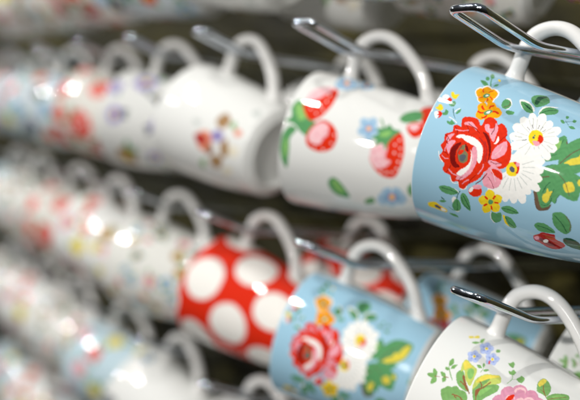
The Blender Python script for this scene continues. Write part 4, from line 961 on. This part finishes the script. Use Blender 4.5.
# name: (painter, description for the label, inner colour)
DES = {
    'bouquet': (d_bouquet, 'light blue mug with rose and daisy bouquet'),
    'strawberry': (d_strawberry, 'white mug with red strawberries'),
    'sprig': (d_sprig, 'white mug with pink rose and lilac sprigs'),
    'posy': (d_posy, 'white mug with small orange and lilac posy'),
    'dots': (d_dots, 'red mug with big white dots'),
    'redrose': (mk(lin('dfdcd4'), 3, ('RED', 'RED', 'RED2', 'SKY3'), 24, 14, 'rose'), 'white mug with scattered red roses'),
    'blueposy': (mk(lin('dcdcd8'), 5, ('NAVY', 'RED2', 'LILAC3', 'BRN3', 'GREY'), 28, 11, 'mix', ('GRN', 'GREY')), 'white mug with navy and red flowers'),
    'skyrose': (mk(lin('c3d8e0'), 8, ('PINK', 'PWHITE', 'RED', 'YEL2'), 20, 11, 'mix'), 'pale blue mug with pink flowers'),
    'pinkposy': (mk(WHITE, 11, ('PINK', 'RED', 'YEL2', 'PINKM', 'BRN3'), 30, 9, 'mix', ('GRN2', 'BRN3')), 'white mug with pale pink flowers'),
    'ditsy': (mk(lin('e0dfd8'), 13, ('PINKM', 'SKY3', 'BRN3', 'PEACH', 'GREY'), 60, 6.5), 'white mug with tiny scattered florets'),
    'grey': (mk(WHITE, 17, ('GREY', 'SKY3', 'BRN3'), 14, 9, 'mix', ('GREY', 'SHAD')), 'white mug with grey floral print'),
    'skyred': (mk(lin('cfd8dc'), 19, ('RED', 'SKY3', 'NAVY', 'RED2'), 28, 12, 'mix'), 'white mug with red and blue flowers'),
}

# ------------------------------------------------------------------ mug
RP = [(0.0, .0340), (.015, .0378), (.03, .0405), (.05, .0431), (.07, .0449), (.0885, .0458), (.1000, .0460)]


def rad_at(z):
    return float(np.interp(z, [p[0] for p in RP], [p[1] for p in RP]))


_zz = np.linspace(0, .1, 48)
_rr = np.convolve(np.pad([rad_at(z) for z in _zz], 5, mode='reflect', reflect_type='odd'), np.ones(11) / 11, 'valid')


def rsm(z): return float(np.interp(z, _zz, _rr))


def profile(dz):
    """(r, z) from the centre of the base, round the outside to the rim, down the inside"""
    o = [(0.0, .0042), (.012, .0042), (.0235, .0040), (.0252, .0034), (.0262, .0006), (.0272, 0), (.0286, .0005), (.0292, .0016)]
    cr_ = .0062
    zc = .0016 + cr_
    r0 = rsm(zc)
    for i in range(1, 11):
        t = i / 10 * math.pi / 2
        o.append((r0 - cr_ + math.sin(t) * cr_ + (.0292 - r0 + cr_) * (1 - math.sin(t)), zc - math.cos(t) * cr_))
    n = max(12, int((LEN - .0012 - zc) / dz))
    for i in range(1, n + 1):
        z = zc + (LEN - .0012 - zc) * i / n
        o.append((rsm(z), z))
    k = len(o)
    rt_ = rsm(LEN)
    o += [(rt_ - .0003, LEN - .0004), (rt_ - .0011, LEN), (rt_ - .0021, LEN - .0003), (rt_ - .0028, LEN - .0013)]
    for i in range(1, 15):
        f = i / 14
        z = LEN - .0013 - (LEN - .019) * f
        o.append((rsm(z) - .0029 - .0006 * f, z))
    ri, zi = o[-1]
    for i in range(1, 6):
        t = i / 5 * math.pi / 2
        o.append((ri - .009 + math.cos(t) * .009, zi - math.sin(t) * (zi - .0075)))
    o += [(.015, .0073), (0.0, .0072)]
    return o, k


HAPEX = LEN - .038       # where the handle peaks along the body
HR = .0758               # centre line of the handle there, from the body axis


def handle_mesh(parent):
    T = LEN - .005
    pts = [(.0405, 0, T - .0165), (.0440, 0, T - .0168), (.0515, 0, T - .0172), (.0615, 0, T - .0180), (.0700, 0, T - .0212), (.0752, 0, T - .0290), (.0756, 0, T - .0378), (.0716, 0, T - .0468),
           (.0638, 0, T - .0570), (.0540, 0, T - .0662), (.0435, 0, T - .0715), (.0355, 0, T - .0755)]
    P = smooth_path(pts, 7)
    n = len(P)
    th, wd = [], []
    for i in range(n):
        s = i / (n - 1)
        e_ = math.exp(-(max(0, s - .04) / .06) ** 2) + .45 * math.exp(-(max(0, .97 - s) / .05) ** 2)
        wob = 1 + .035 * math.sin(s * 9.1) + .02 * math.sin(s * 23)
        th.append(.0041 * wob + .0040 * e_)
        wd.append(.0056 + .0035 * e_)
    vs, fs = sweep(P, wd, 22, False, th, ref=(0, 1, 0))
    return mesh_np('handle', vs, fs, M_WHITE, parent)


_handle = None


def make_mug(paint, dz, na, inner=WHITE):
    """paint None = plain white"""
    global _handle
    root = bpy.data.objects.new('mug', None)
    root.empty_display_size = .02
    C.objects.link(root)
    pr, k = profile(dz)
    prn = np.array(pr)
    m = len(prn)
    th = np.arange(na) * 2 * math.pi / na
    X = prn[:, 0][:, None] * np.cos(th)[None]
    Y = prn[:, 0][:, None] * np.sin(th)[None]
    Z = np.repeat(prn[:, 1][:, None], na, 1)
    V = np.stack((X, Y, Z), -1).reshape(-1, 3)
    i = np.arange(m - 1)[:, None] * na
    j = np.arange(na)[None]
    j2 = (j + 1) % na
    F = np.stack((i + j, i + j2, i + na + j2, i + na + j), -1).reshape(-1, 4)
    U = np.repeat((th / (2 * math.pi) * CIRC)[None], m, 0).ravel()
    Vv = (Z * 1000).ravel()
    col = paint.sample(U, Vv)
    outer = (np.arange(m) < k).repeat(na)
    col[~outer] = inner
    base = (np.arange(m) < 8).repeat(na)
    col[base] = inner
    mesh_np('body', V, F, M_PRINT, root, True, col)
    if _handle is None:
        _handle = handle_mesh(root)
    else:
        h = _handle.copy(); link(h, root)
    return root


def pose_mug(root, K, psi, tht, roll=0.):
    """hang a mug so that the inside of its handle rests on the hook at K; psi turns it about the plumb line, tht tips the base down"""
    a = -Vector((math.cos(psi) * math.cos(tht), math.sin(psi) * math.cos(tht), -math.sin(tht)))
    u = Vector((math.sin(tht) * math.cos(psi), math.sin(tht) * math.sin(psi), math.cos(tht)))
    if roll:
        rm = Matrix.Rotation(roll, 3, a)
        u = rm @ u
    y = a.cross(u)
    m = Matrix((u, y, a)).transposed()
    off = m @ Vector((HR - .0041 - .0004, 0, HAPEX + .001))
    mm = m.to_4x4()
    mm.translation = Vector(K) - off
    root.matrix_world = mm


def copy_tree(o, parent=None):
    c = o.copy(); C.objects.link(c)
    if parent: c.parent = parent
    for ch in o.children: copy_tree(ch, c)
    return c


# ------------------------------------------------------------------ the wall, rails and hooks
WY = 0.335
TIPL, TIPA, STA = .044, R(24), R(6.8)
BEND = (TIPL * math.cos(TIPA), -TIPL * math.sin(TIPA))


def hook_pt(col, row, q, dx=0):
    return Vector((-SP * col + dx, BEND[0] + q * math.cos(STA), -RH * row + BEND[1] - q * math.sin(STA)))


def build_wall():
    # boards with narrow grooves between them
    vs, fs = [], []
    z = 0.36
    x0, x1 = -3.2, 0.9
    while z > -1.15:
        zb = z - .066
        for (ya, yb, za, zb_) in ((0, 0, z, zb), (0, .008, zb, zb - .001), (.008, .008, zb - .001, zb - .005), (.008, 0, zb - .005, zb - .006)):
            n = len(vs)
            vs += [(x0, WY + ya, za), (x1, WY + ya, za), (x1, WY + yb, zb_), (x0, WY + yb, zb_)]
            fs.append((n, n + 3, n + 2, n + 1))
        z -= .072
    o = mesh_np('wall', vs, fs, M_WALL, None, False)
    tag(o, kind='structure')


build_wall()


def box(x0, x1, y0, y1, z0, z1):
    v = [(x, y, z) for x in (x0, x1) for y in (y0, y1) for z in (z0, z1)]
    f = [(0, 1, 3, 2), (4, 6, 7, 5), (0, 4, 5, 1), (2, 3, 7, 6), (0, 2, 6, 4), (1, 5, 7, 3)]
    return v, f


ROWN = ['top', 'upper', 'middle', 'lower', 'bottom']
for r_ in range(-1, 4):
    q = (WY - .016 - BEND[0]) / math.cos(STA)
    z = -RH * r_ + BEND[1] - q * math.sin(STA)
    v, f = box(-2.6, .7, WY - .014, WY - .004, z - .012, z + .012)
    o = mesh_np('hook_rail', v, f, M_RAIL, None, False)
    bv = o.modifiers.new('b', 'BEVEL'); bv.width = .002; bv.segments = 2
    tag(o, 'long dark metal rail on the olive wall carrying the %s row of hooks' % ROWN[r_ + 1], 'rail', 'rails carrying the hooks')


def make_hook():
    root = bpy.data.objects.new('display_hook', None)
    root.empty_display_size = .02
    C.objects.link(root)
    hw = .0105
    yb, zb = BEND
    ql = (WY - .016 - yb) / math.cos(STA)
    ye, ze = yb + ql * math.cos(STA), zb - ql * math.sin(STA)

    def lerp(t): return (t * yb, t * zb)
    P = []
    side = []
    # rear end -> bend -> tip, one side
    for t in np.linspace(1, .07, 22): side.append((yb + (ye - yb) * t, zb + (ze - zb) * t))
    # rounded bend
    b0 = np.array((yb + (ye - yb) * .03, zb + (ze - zb) * .03)); b1 = np.array((yb, zb)); b2 = np.array((yb * .84, zb * .84))
    for t in np.linspace(0, 1, 9): side.append(tuple(b0 * (1 - t) ** 2 + 2 * b1 * t * (1 - t) + b2 * t * t))
    for t in np.linspace(.75, .22, 6): side.append(lerp(t))
    for (y, z) in side: P.append((-hw, y, z))
    # the loop's end: small corner radius, then a slightly bowed bar
    for (ax, s_) in ((-1, .0062), (-.995, .0046), (-.97, .0031), (-.90, .0017), (-.78, .0007), (-.60, .0003), (-.35, .00008), (-.1, 0)):
        y, z = lerp(s_ / TIPL)
        P.append((hw * ax, y, z))
    for (x, y, z) in list(P[::-1]): P.append((-x, y, z))
    vs, fs = sweep(P, .00215, 18)
    mesh_np('wire_loop', vs, fs, M_CHROME, root)
    v, f = box(-.019, .019, ye - .001, WY - .0125, ze - .014, ze + .016)
    o = mesh_np('mounting_plate', v, f, M_RAIL, root, False)
    bv = o.modifiers.new('b', 'BEVEL'); bv.width = .0015; bv.segments = 2
    return root


HOOK = make_hook()
used_hook = False


def place_hook(col, row, dx, label):
    global used_hook
    o = HOOK if not used_hook else copy_tree(HOOK)
    used_hook = True
    o.location = (-SP * col + dx, 0, -RH * row)
    tag(o, label, 'hook', 'chrome wire display hooks')
    return o


# ------------------------------------------------------------------ stocking the rack
# (column from the right, row) -> design, place along the hook, turn, tip
SPEC = {
    (0, 0): ('bouquet', .025, 22, 14), (1, 0): ('strawberry', .021, 33, 9), (2, 0): ('posy', .004, 15, 14), (3, 0): ('blueposy', .005, 26, 9),
    (4, 0): ('redrose', .010, 20, 14), (5, 0): ('skyred', .006, 30, 8), (6, 0): ('skyrose', .012, 18, 12), (7, 0): ('pinkposy', .008, 28, 14), (8, 0): ('ditsy', .010, 20, 10),
    (0, 1): ('sprig', .013, 26, 16), (1, 1): ('bouquet', .019, 30, 12), (2, 1): ('dots', .020, 22, 13), (3, 1): ('ditsy', .008, 30, 10),
    (4, 1): ('pinkposy', .004, 18, 15), (5, 1): ('redrose', .010, 30, 9), (6, 1): ('ditsy', .005, 20, 13), (7, 1): ('skyrose', .012, 28, 10), (8, 1): ('redrose', .006, 22, 13),
    (2, 2): ('grey', .016, 24, 12), (3, 2): ('grey', .008, 18, 14), (4, 2): ('skyrose', .010, 30, 10), (5, 2): ('ditsy', .005, 20, 13),
    (6, 2): ('pinkposy', .010, 29, 10), (7, 2): ('ditsy', .005, 18, 14), (8, 2): ('posy', .012, 27, 11),
    (4, 3): ('pinkposy', .010, 22, 12), (5, 3): ('skyred', .006, 28, 12), (6, 3): ('pinkposy', .010, 18, 13), (7, 3): ('skyrose', .006, 28, 10), (8, 3): ('skyrose', .012, 20, 14),
    (0, -1): ('pinkposy', .026, 25, 12), (1, -1): ('ditsy', .018, 25, 12), (2, -1): ('posy', .008, 20, 14), (3, -1): ('skyred', .010, 28, 10),
    (4, -1): ('redrose', .006, 20, 12), (5, -1): ('ditsy', .010, 28, 12), (6, -1): ('pinkposy', .006, 20, 12), (7, -1): ('ditsy', .010, 25, 12), (8, -1): ('posy', .006, 20, 12),
}
ORD = ['first', 'second', 'third', 'fourth', 'fifth', 'sixth', 'seventh', 'eighth', 'ninth']
SKIP_HOOK = {(8, r) for r in range(-1, 4)}
SKIP_MUG = {(c, r, 1) for c in range(3, 9) for r in range(-1, 4)} | {(8, r, 0) for r in range(-1, 4)} | {(0, -1, 0), (2, 2, 1)}
HD = {(0, 1): .006}
proto = {}
placed = {}
NEAR = {
    (0, 0, 0): 'light blue mug with large red rose and daisies, nearest and sharpest, upper right',
    (0, 1, 0): 'white mug with pink rose and lilac sprigs in the bottom right corner',
    (1, 0, 0): 'white mug with red strawberries just left of the nearest light blue mug',
    (1, 1, 0): 'light blue rose and daisy mug between the dotted mug and the sprigged mug',
    (2, 1, 0): 'red mug with big white dots, the front one, left of a blue rose mug',
    (2, 0, 0): 'white mug with small orange and lilac posy, grey foot ring showing, left of strawberry mug',
    (2, 1, 1): 'rear red mug with white dots, half hidden behind the blue rose mug handle',
}


def get_mug(name, fine):
    """first use builds the mug, later uses copy it with its parts"""
    key = (name, fine)
    if key not in proto:
        proto[key] = make_mug(DES[name][0]((3.5, 7, 10)[fine]), *(((.00022, 1300) if fine == 2 else (.00035, 800)) if fine else (.0009, 300)))
        return proto[key]
    return copy_tree(proto[key])


for (col, row), (des, q, ps, th_) in sorted(SPEC.items()):
    dx = HD.get((col, row), 0)
    where = '%s row, %s column from right' % (ROWN[row + 1], ORD[col])
    if (col, row) not in SKIP_HOOK:
        place_hook(col, row, dx, 'chrome wire loop hook in the ' + where)
    for b in range(2):
        if (col, row, b) in SKIP_MUG: continue
        o = get_mug(des, 0 if b else {(0, 0): 2, (1, 0): 1, (0, 1): 2, (1, 1): 1}.get((col, row), 0))
        K = hook_pt(col, row, q + b * .103, dx)
        K.z += .0082
        jt = random.Random(col * 31 + row * 7 + b)
        if col > 2: ps += jt.uniform(-7, 7); th_ += jt.uniform(-2.5, 2.5)
        if b: ps += jt.uniform(-3, 3); th_ += jt.uniform(-2, 2)
        pose_mug(o, K, R(ps), R(th_), R(7 + (jt.uniform(-2, 2) if col > 1 else 0)))
        d = DES[des][1]
        placed['%d_%d_%d' % (col, row, b)] = o
        tag(o, NEAR.get((col, row, b)) or '%s, %s, %s' % (d, 'rear' if b else 'front', where), 'mug', 'mugs hanging in rows on the rack')
